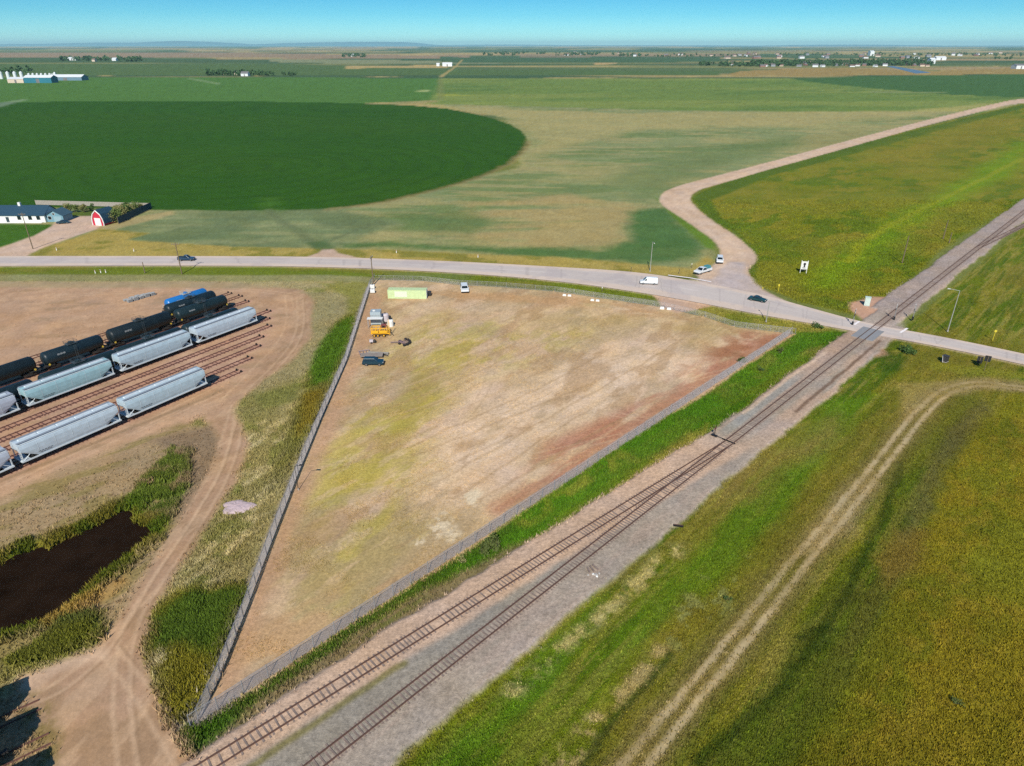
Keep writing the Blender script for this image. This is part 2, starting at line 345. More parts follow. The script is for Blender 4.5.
# pale scrub strips along the line
scr = region(P((670, 545), (690, 545), (640, 590), (600, 625), (560, 655), (520, 690), (500, 700), (505, 680), (560, 640), (600, 610)), 1.2, .7, .8)
paint(scr * patch(1.6, 79, .38, .58), S(180, 166, 128), .95); paint(scr * patch(1.2, 80, .52, .64), S(70, 92, 34), .8)
scr2 = region(P((655, 648), (668, 650), (640, 690), (610, 712), (580, 760), (540, 800), (545, 760), (590, 710), (625, 680)), 1, .6, .8)
paint(scr2 * patch(1.5, 81, .36, .58), S(166, 148, 116), .95)
paint(strip(P((670, 655), (640, 695), (612, 722), (580, 770)), .9, .4, .4, .3), S(34, 60, 14), .7)
paint(patch(2.2, 82, .56, .66) * region(P((660, 600), (720, 575), (760, 560), (740, 600), (690, 650), (650, 660)), 3, 1, 2), S(128, 130, 88), .8)
for q in (((620, 610), (560, 690), (500, 740)), ((740, 465), (700, 520), (660, 560)), ((810, 420), (760, 470), (720, 520)), ((700, 640), (660, 700), (620, 740))):
    paint(strip(P(*q), .5, .25, .3, .3), S(132, 128, 62), .55)
# farm track: two pale ruts
trk = [(1075, 392), (1024, 389), (985, 383), (960, 386), (940, 394), (918, 416), (890, 452), (850, 502), (805, 556), (760, 612), (715, 668), (668, 724), (625, 775), (590, 820)]
paint(strip(P(*trk), 6.0, 1.8, .7, .5), S(112, 104, 50), .75, amp=.6)
paint(region(P((838, 498), (872, 470), (880, 485), (850, 530), (818, 556), (800, 556), (815, 525)), 2, .8, 1), S(164, 144, 108), .8)
tw = chaikin(P(*trk), False, 3)
def offs(pl, d):
    o = []
    for i, p in enumerate(pl):
        a = pl[max(0, i - 1)]; b = pl[min(len(pl) - 1, i + 1)]; l = math.hypot(b[0] - a[0], b[1] - a[1])
        o.append((p[0] - (b[1] - a[1]) / l * d, p[1] + (b[0] - a[0]) / l * d))
    return o
paint(strip(tw, 4.2, 1.0, .5, .4, 0) * patch(2.5, 64, .3, .55, 4, st), S(140, 122, 76), .6)
ruts = np.zeros(len(X))
for d_ in (-.95, .95): rt_ = strip(offs(tw, d_), .9, .32, .3, .1, 0); ruts = np.maximum(ruts, rt_); paint(rt_ * (.6 + .4 * patch(4, 83, .35, .55)), S(186, 166, 130), .95, amp=.25)
paint(region(P((900, 384), (985, 378), (1075, 384), (1075, 394), (985, 390), (940, 398), (905, 420)), 1.2, .6, .4), S(160, 140, 96), .6)
paint(region(P((930, 362), (1024, 372), (1100, 380), (1100, 386), (1000, 376), (930, 370)), .9, .4, .4), S(128, 126, 46), .7)
paint(region(P((880, 350), (912, 358), (900, 372), (880, 372)), 1.2, .6, .5), S(44, 74, 14), .6)
# --- grass between the lot and the line
btw = region([rail(4, 48.5), rail(4, 61), rail(166, 61), rail(178, 49), ], 1, .5)
paint(btw, S(92, 110, 34), amp=1.0)
paint(btw * patch(3, 84, .44, .6, 4, st), S(64, 104, 16), .8); paint(btw * patch(5, 85, .52, .62, 4, (RT, 4)), S(124, 116, 62), .7)
paint(region([rail(44, 54.5), rail(52, 58.6), rail(168, 59.2), rail(176, 52), rail(110, 52.5), rail(70, 54)], 1.2, .6, .8) * (.5 + .5 * patch(4, 86, .3, .52)), S(72, 112, 26), .8)
btwdry = region([rail(8, 53), rail(8, 57.6), rail(28, 57.5), rail(44, 56.8), rail(56, 55), rail(66, 51.6), rail(52, 50.5), rail(30, 51.6)], .8, .6, .6)
paint(btwdry, S(138, 120, 92), .85, amp=.5); paint(btwdry * patch(1.4, 47, .5, .64, 4, st), S(104, 108, 50), .7); paint(btw * region([rail(62, 56), rail(62, 58), rail(90, 58), rail(90, 56)], 1.5, .7, 1) * patch(3, 48, .42, .58), S(136, 132, 60), .7)
paint(region([rail(76, 50.5), rail(76, 52.5), rail(110, 52), rail(106, 50)], .8, .5, .5), S(142, 134, 68), .7)
paint(strip([rail(13, 58.1), rail(60, 57.8)], 1.3, .5, .5, .4), S(70, 98, 32), .8)
# --- ground west of the lot fence
west = region(P((-700, 282), (330, 281), (372, 283), (360, 318), (330, 385), (297, 478), (270, 548), (218, 682), (199, 721), (190, 740), (150, 790), (-700, 790)), .8, .4)
paint(west, S(150, 138, 96), amp=.7)
paint(west * patch(9, 90, .42, .6, 5), S(128, 128, 66), .8); paint(west * patch(3, 91, .5, .62, 4), S(170, 154, 114), .6)
# --- rail yard earth
yardm = region(P((-700, 283), (230, 282), (300, 290), (315, 300), (310, 335), (290, 362), (262, 382), (238, 402), (222, 408), (205, 414), (160, 440), (100, 470), (0, 512), (-700, 700)), 1.6, .8, 1)
paint(yardm, S(188, 153, 128), amp=.25, cls=6); paint(yardm * patch(12, 92, .46, .62, 6, (.1, 2)), S(176, 142, 116), .7); paint(yardm * patch(4, 93, .52, .66, 5), S(198, 164, 138), .6); paint(yardm * patch(3, 36, .58, .68, 4, (.1, 3)), S(160, 134, 108), .5)
for q_ in (((300, 296), (304, 318), (290, 350), (262, 376), (236, 400)), ((288, 296), (292, 320), (280, 346), (252, 374), (224, 402)), ((0, 500), (100, 452), (180, 415), (225, 394)), ((0, 490), (90, 450), (170, 412), (220, 388)), ((0, 300), (120, 292), (240, 288), (300, 296))):
    for d_ in (-.9, .9): paint(yardm * strip(offs(chaikin(P(*q_), False, 3), d_), .5, .25, .2, .3, 0), S(212, 178, 150), .45)
paint(yardm * strip(P((0, 481), (60, 458), (130, 428), (190, 405), (222, 390)), 1.1, .4, .3, .3), S(150, 124, 100), .7)  # dark line: shadow along a low ridge, painted into the earth colour
paint(region(P((0, 488), (60, 466), (130, 436), (205, 404), (218, 412), (160, 434), (100, 462), (0, 504)), .8, .5, .4), S(196, 160, 134), .7)
paint(region(P((-700, 282), (330, 281), (345, 286), (300, 288), (-700, 287)), 1.5, .6, .6), S(168, 152, 120), .7)
# ballasted bands of the yard tracks, a little redder
for o_, s0, s1 in ((126.3, -10, 85), (130.3, -10, 91), (134.5, -10, 97), (138.7, -10, 102), (142.9, -10, 107), (147.6, -10, 111), (152, -10, 115), (163.6, -10, 117)):
    paint(strip([yard(s0, o_), yard(s1, o_)], 3.0, .9, .5, .2, 0), S(192, 150, 136), .6)
    paint(strip([yard(s0, o_), yard(s1, o_)], 1.9, .3, .15, 0, 0) * (.5 + .5 * patch(.5, 94, .4, .6, 2, (YT + math.pi / 2, 4))), S(168, 122, 108), .5)
# grey-green loop west of the fence, grass clumps
paint(region(P((300, 292), (345, 292), (352, 306), (330, 345), (300, 378), (262, 400), (248, 398), (264, 382), (292, 362), (312, 335), (316, 302)), 1.6, .6, .8), S(152, 140, 108), .85)
paint(region(P((318, 283), (372, 283), (362, 312), (352, 318), (345, 296)), 1.5, .6, .8), S(132, 130, 68), .8)
gl = region(P((345, 318), (358, 312), (352, 332), (330, 385), (312, 432), (298, 455), (285, 470), (268, 492), (284, 440), (306, 386), (318, 350), (330, 330)), 1.4, .7, .8)
paint(gl, S(116, 116, 48), .8); paint(region(P((338, 325), (356, 316), (346, 345), (330, 382), (312, 388), (310, 365), (320, 340)), 1.2, .6, .7), S(70, 110, 22), .85)
paint(region(P((305, 395), (325, 390), (312, 425), (296, 440)), 1.2, .6, .6), S(136, 116, 36), .7)
paint(region(P((240, 400), (290, 380), (300, 390), (270, 420), (244, 425)), 1.4, .7, .8), S(136, 128, 82), .8)
paint(region(P((255, 395), (300, 382), (300, 400), (262, 410)), 1.4, .7, .8), S(112, 118, 60), .6)
# dry, pale streaked bank west of the fence
bank = region(P((245, 425), (290, 420), (280, 470), (262, 530), (235, 590), (200, 600), (180, 590), (215, 520)), 2, .8, 1)
paint(bank, S(150, 138, 92), .8); paint(bank * patch(1.4, 95, .5, .66, 4, (R(70), 6)), S(194, 178, 140), .8); paint(bank * patch(3, 96, .5, .64), S(122, 124, 62), .7)
lush = region(P((180, 590), (248, 585), (232, 640), (212, 690), (196, 725), (188, 755), (176, 740), (164, 680), (150, 640), (160, 610)), 1.2, .7, .8)
paint(lush, S(122, 116, 34), .9, amp=1.0); paint(region(P((190, 592), (246, 588), (230, 636), (215, 662), (190, 640), (160, 650), (156, 622)), 1.2, .7, .8), S(74, 104, 40), .85)
paint(region(P((176, 735), (200, 722), (240, 712), (215, 745), (180, 760)), 1, .5), S(66, 104, 22), .8)
paint(region(P((150, 655), (170, 652), (176, 668), (158, 676)), .6, .5, .3) * patch(.8, 97, .42, .56), S(222, 204, 182), .9)
# bank round the pond
pb = region(P((-400, 560), (0, 500), (60, 470), (120, 445), (180, 425), (215, 425), (222, 440), (212, 480), (190, 520), (150, 570), (125, 605), (105, 640), (20, 660), (-400, 800)), 1.6, .8, 1)
paint(pb, S(164, 140, 112), .9, amp=.5, cls=0); paint(pb * patch(2.5, 98, .5, .64, 4, (R(40), 3)), S(140, 126, 78), .7)
paint(region(P((150, 440), (215, 424), (222, 445), (210, 480), (180, 530), (178, 500), (190, 460)), 1.5, .7, .8), S(136, 116, 98), .85)
POND = P((-260, 640), (-120, 590), (0, 562), (25, 551), (49, 545), (75, 534), (98, 523), (116, 512), (127, 508), (131, 515), (133, 522), (151, 530), (146, 536), (137, 541), (112, 562), (93, 576), (73, 596), (50, 612), (20, 620), (-120, 670), (-260, 740))
reed = region(offs(POND + [POND[0]], 2.6)[:-1], 1.2, .7, .8)
POND = offs(POND + [POND[0]], .7)[:-1]
paint(reed, S(112, 106, 34), .9, amp=1.0); paint(reed * patch(2, 99, .46, .6), S(76, 92, 26), .8)
paint(region(P((126, 500), (150, 474), (162, 456), (174, 447), (188, 452), (190, 475), (182, 500), (162, 528), (148, 530), (138, 512)), 1.2, .9, 1.0) * patch(1.8, 44, .3, .5), S(78, 104, 30), .85, amp=1.0)
paint(region(P((0, 660), (40, 640), (60, 615), (90, 608), (106, 610), (104, 636), (60, 655), (20, 665)), 1, .6, .6), S(66, 84, 30), .85, amp=1)
paint(region(P((-60, 655), (40, 632), (90, 622), (104, 640), (60, 658), (-60, 700)), 1, .6, .6), S(120, 118, 40), .5)
paint(region(P((40, 618), (100, 588), (125, 575), (130, 582), (100, 604), (46, 626)), .7, .4, .3), S(172, 138, 86), .7)
# earth road down to the foreground
road2 = region(P((300, 291), (312, 300), (308, 335), (288, 362), (258, 382), (238, 402), (232, 412), (246, 432), (248, 452), (236, 480), (205, 530), (165, 590), (148, 625), (146, 655), (156, 690), (186, 745), (200, 770), (190, 830), (-60, 830), (40, 780), (62, 750), (36, 712), (22, 690), (22, 676), (60, 662), (104, 642), (116, 620), (135, 590), (180, 520), (214, 466), (220, 440), (212, 425), (200, 418), (225, 402), (258, 372), (282, 345), (290, 318)), 1.0, .6, .5, 1)
paint(road2, S(182, 148, 124), amp=.25, cls=7); paint(road2 * patch(4, 100, .46, .62, 6), S(164, 134, 108), .7)
paint(road2 * patch(1.5, 101, .5, .66, 4, (R(75), 5)), S(200, 168, 142), .6)
for q_ in (((300, 300), (302, 330), (282, 362), (240, 400), (236, 440), (222, 480), (190, 535), (150, 590), (128, 630), (120, 690), (130, 770)), ((236, 405), (226, 440), (212, 480), (180, 530), (142, 585), (112, 640), (60, 690), (20, 700)), ((110, 650), (150, 700), (190, 770))):
    for d_ in (-.85, .85): paint(road2 * strip(offs(chaikin(P(*q_), False, 3), d_), .5, .25, .15, .3, 0), S(206, 174, 148), .55)
    paint(road2 * strip(offs(chaikin(P(*q_), False, 3), 1.3), .3, .2, .15, .3, 0), S(146, 118, 94), .4)
paint(region(P((22, 676), (60, 662), (104, 645), (110, 655), (60, 672), (30, 690)), .8, .5, .3), S(214, 184, 162), .6)
paint(region(P((-60, 700), (25, 690), (42, 712), (60, 748), (40, 775), (-60, 800)), 1.2, .7, .6), S(164, 134, 112), .8)
paint(region(P((20, 690), (46, 694), (62, 720), (66, 760), (40, 770), (36, 735), (24, 712)), 1, .7, .6) * patch(1.2, 102, .42, .6), S(132, 116, 68), .75)
paint(region(P((150, 630), (160, 626), (166, 680), (182, 735), (178, 745), (158, 700)), .8, .5, .4) * patch(.9, 103, .4, .6), S(134, 116, 80), .8)
# gravel spill
gp = at(237, 506); 
# --- the fenced lot
LOT = P((199, 721), (218, 682), (248, 606), (269, 549), (297, 477), (320, 421), (346, 362), (370, 287), (375, 280), (423, 281), (459, 285), (500, 287), (560, 292), (600, 298), (661, 307), (705, 317), (735, 327), (795, 334), (750, 363), (700, 397.6), (658, 421), (590, 465), (526, 510), (470, 550), (400, 594), (253, 692))
lot = region(LOT, .5, .3)
paint(lot, S(202, 173, 147), amp=.5, cls=3)
la = R(50)
yel = region(P((330, 420), (380, 350), (420, 330), (520, 330), (560, 350), (480, 390), (440, 440), (430, 500), (420, 560), (340, 620), (300, 640), (290, 590), (300, 520)), 7, 1.5, 6)
yel = np.maximum(yel, .9 * region(P((330, 400), (440, 320), (600, 330), (560, 380), (470, 420), (450, 500), (420, 580), (330, 640), (290, 650), (300, 540)), 10, 2, 8))
paint(lot * np.maximum(yel, .3) * patch(7, 110, .32, .54, 6, (R(62), 2.5)), S(184, 166, 96), .95)
paint(lot * yel * patch(5, 111, .5, .64, 5, (R(60), 2)), S(178, 162, 88), .7)
paint(lot * region(P((440, 380), (520, 360), (640, 330), (760, 340), (660, 410), (560, 470), (470, 520), (430, 510), (440, 440)), 6, 1.5, 5), S(217, 187, 165), .75); paint(lot * patch(7, 37, .5, .62, 6, (R(60), 2.5)), S(172, 150, 122), .6); paint(lot * region(P((470, 400), (540, 370), (640, 350), (690, 352), (650, 390), (560, 440), (490, 480), (450, 470)), 6, 1.5, 5) * patch(5, 39, .3, .52, 5, (RT, 3)), S(224, 197, 176), .8); paint(lot * patch(2.2, 38, .54, .66, 5, (R(55), 3)), S(212, 184, 154), .5)
paint(lot * patch(6, 112, .54, .66, 5, (R(60), 2)), S(174, 142, 110), .6)
paint(lot * region(P((600, 300), (690, 315), (760, 335), (700, 352), (640, 335), (560, 320), (520, 300)), 8, 1.5, 5) * patch(12, 113, .4, .6), S(176, 150, 100), .6)
paint(lot * region(P((380, 288), (560, 294), (680, 314), (690, 322), (560, 306), (480, 300), (384, 302)), 3, 1, 2) * patch(4, 114, .35, .55, 4, (R(-12), 3)), S(188, 148, 108), .7)
red = region(P((793, 336), (755, 334), (700, 365), (640, 402), (560, 440), (500, 500), (540, 495), (600, 455), (660, 418), (750, 362)), 2.5, 1, 2)
paint(lot * red * patch(4, 115, .3, .5, 5, (RT, 4)), S(178, 122, 102), .8); paint(lot * strip([rail(62, 62.4), rail(156, 62.6)], 3.4, 1.3, .9, 1.0, 0) * patch(2.5, 49, .3, .52, 5, (RT, 5)), S(172, 120, 98), .75)
paint(lot * region(P((735, 332), (790, 336), (740, 364), (690, 366), (715, 345)), 4, 1, 3) * patch(5, 116, .4, .6), S(160, 110, 82), .8)
paint(lot * region(P((372, 290), (384, 300), (358, 370), (330, 450), (300, 520), (270, 600), (245, 680), (210, 712), (225, 670), (297, 479)), 1.6, .8, 1.2), S(188, 150, 122), .85)
paint(lot * region(P((225, 640), (300, 600), (420, 560), (500, 530), (400, 592), (253, 690), (205, 715)), 3, 1, 2) * patch(3, 117, .34, .56, 5, (RT, 3)), S(190, 154, 118), .7)
for q, s_ in (((437, 523), 1.5), ((470, 495), 1.3), ((452, 532), 1.1), ((418, 540), 1.0), ((478, 490), .8)):
    c_ = at(*q); dd = np.hypot(X - c_[0] + wxs * 1.4, (Y - c_[1]) / 1.5 + wys * 1.4)
    paint(lot * (1 - smooth(s_ * .5, s_ * 1.5, dd)) * patch(.9, 118, .38, .56), S(226, 208, 184), .85)
paint(lot * region(P((410, 370), (425, 365), (440, 400), (405, 440), (380, 470), (360, 500), (385, 440)), 2.5, 1, 2), S(164, 150, 66), .5)
for i in range(18):                                  # curved paired wheel tracks
    a0 = 40 + RNG.random() * 90; o0 = 66 + RNG.random() * 34; dr = RNG.normal() * .5; q0 = rail(a0, o0); pl_ = [q0]; hd_ = RT + RNG.normal() * .5
    for _ in range(7): hd_ += dr * .25; pl_.append((pl_[-1][0] + math.cos(hd_) * 7, pl_[-1][1] + math.sin(hd_) * 7))
    for d_ in (-.8, .8): paint(lot * strip(offs(chaikin(pl_, False, 2), d_), .38, .2, .1, .2, 0), [S(172, 146, 116), S(216, 188, 158)][i % 2], .3)
for i in range(26):                                  # tyre lines running with the south east fence
    o0 = 63 + i * 2.9 + RNG.random(); a0 = 30 + RNG.random() * 40
    paint(lot * strip([rail(a0, o0), rail(a0 + 30 + RNG.random() * 60, o0 + RNG.normal() * 3)], .6, .3, .5, 1.2), S(168, 138, 104) if i % 3 else S(208, 176, 144), .4)
gs1 = strip([rail(11.5, 60.1), rail(60, 60.0), rail(110, 60.4), rail(167, 60.6)], 1.7, .4, .5, .4, 0)
gs2 = strip(offs(P((199, 721), (218, 682), (248, 606), (269, 549), (297, 477), (320, 421), (346, 362), (370, 287)), .62), 1.2, .3, .35, .25, 0)
gstrip = np.maximum(gs1, gs2)
paint(gs1, S(154, 141, 136), .75, amp=.4); paint(gs2, S(150, 142, 136), .85, amp=.4)
paint(region(P((193, 722), (202, 712), (215, 703), (235, 692), (240, 698), (222, 712), (206, 722), (192, 728)), .4, .3), S(168, 154, 148), .8, amp=.2)
# --- gravel road, lot entrance
groad = region(P((690, 278), (714, 266), (722, 252), (716, 242), (700, 230), (672, 212), (663, 206), (659, 200), (662, 193), (672, 188), (690, 182.5), (760, 164.5), (850, 140), (940, 116.5), (1024, 97), (1300, 40 + 27), (1300, 70), (1024, 101), (940, 121.5), (850, 147), (760, 172), (712, 186), (700, 189.5), (692, 194), (690, 199), (694, 206), (708, 218), (737, 237), (757, 254), (756, 262), (748, 270), (750, 280), (762, 291), (800, 310), (740, 300)), .8, .4, .3, 1)
paint(groad, S(212, 184, 166), amp=.2, cls=5); paint(groad * patch(5, 120, .45, .65, 4), S(200, 172, 154), .6)
for q in (((700, 280), (728, 262), (732, 250), (700, 224), (676, 206), (676, 196), (760, 168), (940, 119)), ((735, 290), (742, 262), (744, 252), (716, 228), (688, 206), (684, 198), (760, 169.5), (940, 120))):
    paint(groad * strip(P(*q), 2.0, .9, .5, .5), S(220, 194, 176), .5)
paint(region(P((714, 280), (722, 268), (730, 262), (744, 262), (746, 274), (762, 292), (790, 306), (740, 300), (700, 290), (690, 280)), 1.4, .6, .6), S(196, 182, 186), .85)
ent = region(P((648, 292), (700, 302), (712, 306), (690, 311), (676, 313), (662, 308), (658, 300)), .8, .4)
paint(ent, S(200, 168, 150), amp=.2, cls=5)
pad = region(P((850, 303), (872, 297), (893, 297), (900, 290), (905, 300), (880, 322), (866, 322), (852, 312)), .8, .5, .4)
paint(pad, S(204, 160, 142), .9, amp=.2)
paint(region(P((840, 338), (870, 330), (880, 345), (888, 355), (870, 358), (850, 345)), 1, .5, .4), S(200, 158, 140), .7, amp=.2)
# --- rail bed
bed = smooth(39.2, 40.4, O_ + wxs * .7 + wxl * .8 - np.where(S_ > 190, 2.6, 0)) * (1 - smooth(49.2, 50.2, O_ + wys * .5 + wyl * .7 - np.clip((120 - S_) * .062, 0, 6) - np.where(S_ > 200, 2.0, 0)))
bed *= (Y < 900)
paint(bed, S(164, 151, 146), amp=.6, cls=4)
ball = np.exp(-((O_ - MAIN_OFF) / 3.2) ** 2)
paint(bed * patch(3, 121, .42, .62, 5, (RT, 5)), S(172, 153, 148), .6)
paint(bed * (S_ < 112) * region([rail(-5, 45.2), rail(-5, 50.6), rail(30, 49.6), rail(60, 48), rail(60, 46), rail(30, 45)], .9, .5, .3), S(142, 138, 136), .6)
so_ = MAIN_OFF + np.clip((105 - S_) * .084, 0, 9)
pink = bed * (1 - smooth(100, 112, S_)) * smooth(-2.9, -1.6, O_ - so_ + wxs * .4 + np.clip((S_ - 60) * .03, 0, 2))
paint(pink, S(198, 168, 152), .9)
paint(bed * strip([rail(-5, 50.2), rail(12, 50.4), rail(24, 49.8), rail(33, 49.2)], .9, .35, .3, .2), S(118, 112, 64), .8)
paint(bed * smooth(118, 130, S_) * (1 - smooth(176, 184, S_)) * smooth(45.8, 47.2, O_), S(182, 152, 140), .6)
paint(bed * smooth(104, 112, S_) * (1 - smooth(136, 150, S_)) * smooth(46.6, 47.4, O_) * (1 - smooth(48.6, 49.2, O_)), S(150, 150, 154), .8)
paint(bed * smooth(100, 120, S_) * (1 - smooth(42.5, 44, O_)) * patch(3, 122, .4, .6, 4, (RT, 4)), S(192, 164, 152), .7)
paint(bed * strip([rail(126, 41.4), rail(176, 41.6)], .8, .3, .3, .3), S(112, 88, 76), .8)
paint(bed * smooth(190, 205, S_), S(164, 148, 150), .7)
paint(bed * strip([rail(118, 49), rail(160, 48.6)], .8, .3, .4, .4), S(212, 186, 172), .6)
# --- highway bed
HN = [(-1400, 257), (-300, 257), (0, 257), (190, 257), (320, 257.5), (450, 262), (560, 268), (640, 273), (700, 283), (760, 295), (810, 309), (868, 325), (940, 337.5), (1024, 355), (1200, 395), (1400, 442)]
HS = [(-1400, 268), (-300, 268), (0, 267), (190, 266.5), (320, 267.5), (450, 273), (560, 282), (640, 293.5), (700, 304), (760, 316), (810, 324.5), (868, 335), (940, 348), (1024, 366), (1200, 406), (1400, 455)]
def resample(pl, step):
    o = [pl[0]]; 
    for a, b in zip(pl[:-1], pl[1:]):
        n = max(1, int(math.hypot(b[0] - a[0], b[1] - a[1]) / step))
        o += [(a[0] + (b[0] - a[0]) * i / n, a[1] + (b[1] - a[1]) * i / n) for i in range(1, n + 1)]
    return o
hn = chaikin(P(*HN), False, 3); hs = chaikin(P(*HS), False, 3)
hw = region(hn + hs[::-1], .7, .1)
paint(region(P((300, 259), (318, 253), (322, 249), (334, 249), (338, 253), (364, 259)), .8, .4), S(208, 178, 164), .9, amp=.2)
for q_, w_ in ((((268, 210), (285, 224), (305, 237), (318, 246)), 4.0), (((318, 246), (340, 236), (380, 222)), 3.0)): paint(strip(P(*q_), w_, 1.6, 1, 1), S(104, 116, 84), .7)
paint(region(P((306, 243), (326, 240), (334, 248), (318, 250)), 2, 1, 1), S(70, 98, 54), .7)
paint(hw, S(206, 184, 170), .8, amp=.2)
paint(region(P((868, 322), (900, 318), (906, 330), (880, 338), (862, 334)), 1, .5), S(176, 160, 158), .6)

# heights: pond hollow, road and rail banks, slow swell of the grassland
pond_m = region(offs(POND + [POND[0]], -.4)[:-1], 2.2, .5, .5)
HZ = -1.5 * pond_m + .35 * np.maximum(bed, np.clip(hw * 1.0, 0, 1)) + .35 * np.clip(region(P((690, 278), (725, 262), (748, 266), (800, 310)), 2, .3), 0, 1) * (1 - hw)
HZ = np.minimum(HZ, .35)
swell = (fbm(X, Y, 30, 130) - .5) * 1.0 * np.clip(AMP - .4, 0, 1) * (1 - bed) * (1 - hw) * (1 - lot) * (1 - yardm) * (1 - road2) * smooth(2, 8, 0 * X + 9) * (Y < 500)
tus = (fbm(X, Y, 1.6, 131, 3) - .5) * .55 * np.clip(AMP - .45, 0, 1) * (1 - bed) * (1 - hw) * (1 - lot) * (1 - hdrive) * (Y < 420)
HZ = HZ + np.where(HZ < .02, swell, 0) * .5 + tus
C *= (1 + .34 * np.clip(AMP - .35, 0, 1))[:, None]
C[:, 2] *= 1 - .3 * smooth(.5, .9, AMP)
mott = (fbm(X, Y, .9, 160, 3) - .5) * .22 + (fbm(X, Y, 3.5, 161, 4) - .5) * .26 + (fbm(X, Y, 14, 162, 4) - .5) * .2
warm = (fbm(X, Y, 6, 163, 4) - .5) * .22
C *= np.where((AMP < .62)[:, None], np.array([1.02, 1.0, .89])[None], 1.0)
C *= np.stack([1 + mott + warm * .5, 1 + mott, 1 + mott - warm], 1)
C *= (1 + (WHITE[:, None] - .5) * np.where(Y < 330, .26, .12)[:, None] * np.clip(AMP + .3, .3, 1)[:, None])
C = np.clip(C, .003, .9)
gm = bpy.data.materials.new("earth_and_grass"); gm.use_nodes = True
t = gm.node_tree; b = t.nodes["Principled BSDF"]; b.inputs["Roughness"].default_value = .95; b.inputs["Specular IOR Level"].default_value = .1
ac = t.nodes.new("ShaderNodeAttribute"); ac.attribute_name = "soil"; aa = t.nodes.new("ShaderNodeAttribute"); aa.attribute_name = "tuft"
tc = t.nodes.new("ShaderNodeTexCoord")
n1 = t.nodes.new("ShaderNodeTexNoise"); n1.inputs["Scale"].default_value = 1.9; n1.inputs["Detail"].default_value = 6; n1.inputs["Roughness"].default_value = .78
t.links.new(tc.outputs["Object"], n1.inputs["Vector"])
mr = t.nodes.new("ShaderNodeMapRange"); mr.inputs[1].default_value = .3; mr.inputs[2].default_value = .7; mr.inputs[3].default_value = -.55; mr.inputs[4].default_value = .55
t.links.new(n1.outputs[0], mr.inputs[0])
ml = t.nodes.new("ShaderNodeMath"); ml.operation = 'MULTIPLY_ADD'; ml.inputs[2].default_value = 1
t.links.new(mr.outputs[0], ml.inputs[0]); t.links.new(aa.outputs["Fac"], ml.inputs[1])
mx = t.nodes.new("ShaderNodeMix"); mx.data_type = 'RGBA'; mx.blend_type = 'MULTIPLY'; mx.inputs[0].default_value = 1
t.links.new(ac.outputs["Color"], mx.inputs[6]); t.links.new(ml.outputs[0], mx.inputs[7]); t.links.new(mx.outputs[2], b.inputs["Base Color"])
bp = t.nodes.new("ShaderNodeBump"); bp.inputs["Distance"].default_value = .22
t.links.new(n1.outputs[0], bp.inputs["Height"]); t.links.new(aa.outputs["Fac"], bp.inputs["Strength"]); t.links.new(bp.outputs[0], b.inputs["Normal"])

def fast_mesh(name, co_, quads, cols, amps, m=gm, smooth_=True):
    me = bpy.data.meshes.new(name); nq, k = quads.shape
    me.vertices.add(len(co_)); me.vertices.foreach_set("co", co_.astype(np.float32).ravel())
    me.loops.add(nq * k); me.loops.foreach_set("vertex_index", quads.astype(np.int32).ravel())
    me.polygons.add(nq); me.polygons.foreach_set("loop_start", (np.arange(nq) * k).astype(np.int32))
    me.update(calc_edges=True)
    a = me.attributes.new("soil", 'FLOAT_COLOR', 'POINT'); c4 = np.ones((len(co_), 4), np.float32); c4[:, :3] = cols; a.data.foreach_set("color", c4.ravel())
    if amps is not None:
        a = me.attributes.new("tuft", 'FLOAT', 'POINT'); a.data.foreach_set("value", amps.astype(np.float32))
    if smooth_: me.shade_smooth()
    me.materials.append(m)
    o = bpy.data.objects.new(name, me); COL.objects.link(o); return o
idx = np.arange(NR * NU).reshape(NR, NU)
q = np.stack([idx[:-1, :-1], idx[:-1, 1:], idx[1:, 1:], idx[1:, :-1]], -1).reshape(-1, 4)
fc = CLS[q[:, 0]]
GCO = np.stack([X, Y, HZ], 1)
for k, nm in ((0, "ground"), (1, "crop_field"), (2, "stubble_field"), (3, "fenced_lot_ground"), (4, "rail_bed"), (5, "gravel_road"), (6, "rail_yard_ground"), (7, "earth_road")):
    qq = q[fc == k]
    if not len(qq): continue
    u_, inv = np.unique(qq, return_inverse=True)
    tag(fast_mesh(nm, GCO[u_], inv.reshape(-1, 4), C[u_], AMP[u_]), kind="structure")

# highway: asphalt with pale shoulders
hnr = np.array(resample(hn, 1.5)); 
def along(pl, f):
    pl = np.array(pl); d = np.r_[0, np.cumsum(np.hypot(*np.diff(pl, axis=0).T))]; return np.stack([np.interp(f * d[-1], d, pl[:, 0]), np.interp(f * d[-1], d, pl[:, 1])], 1)
def normal_sheet(n_=520, m_=26):
    # pair the two kerb lines by the parameter of the survey points, so cross lines stay square to the road
    kn = np.array(P(*HN)); ks = np.array(P(*HS))
    cn = np.array(chaikin([tuple(p) for p in kn], False, 3)); cs = np.array(chaikin([tuple(p) for p in ks], False, 3))
    tt = np.linspace(0, len(cn) - 1, n_)
    f = lambda a: np.stack([np.interp(tt, np.arange(len(a)), a[:, 0]), np.interp(tt, np.arange(len(a)), a[:, 1])], 1)
    return f(cn), f(cs)
ea, eb = normal_sheet(900); M_ = 48
f = np.linspace(0, 1, M_)
HX = ea[:, None, :] * (1 - f)[None, :, None] + eb[:, None, :] * f[None, :, None]
hx, hy = HX[..., 0].ravel(), HX[..., 1].ravel(); ff = np.tile(f, len(ea)); wn = (fbm(hx, hy, 4, 140) - .5)
cc = np.tile(S(206, 194, 186), (len(hx), 1))
sh_ = np.maximum(1 - smooth(.10, .2, ff + wn * .08), smooth(.70, .82, ff + wn * .12))[:, None]
cc = cc * (1 - sh_) + S(218, 198, 182) * sh_
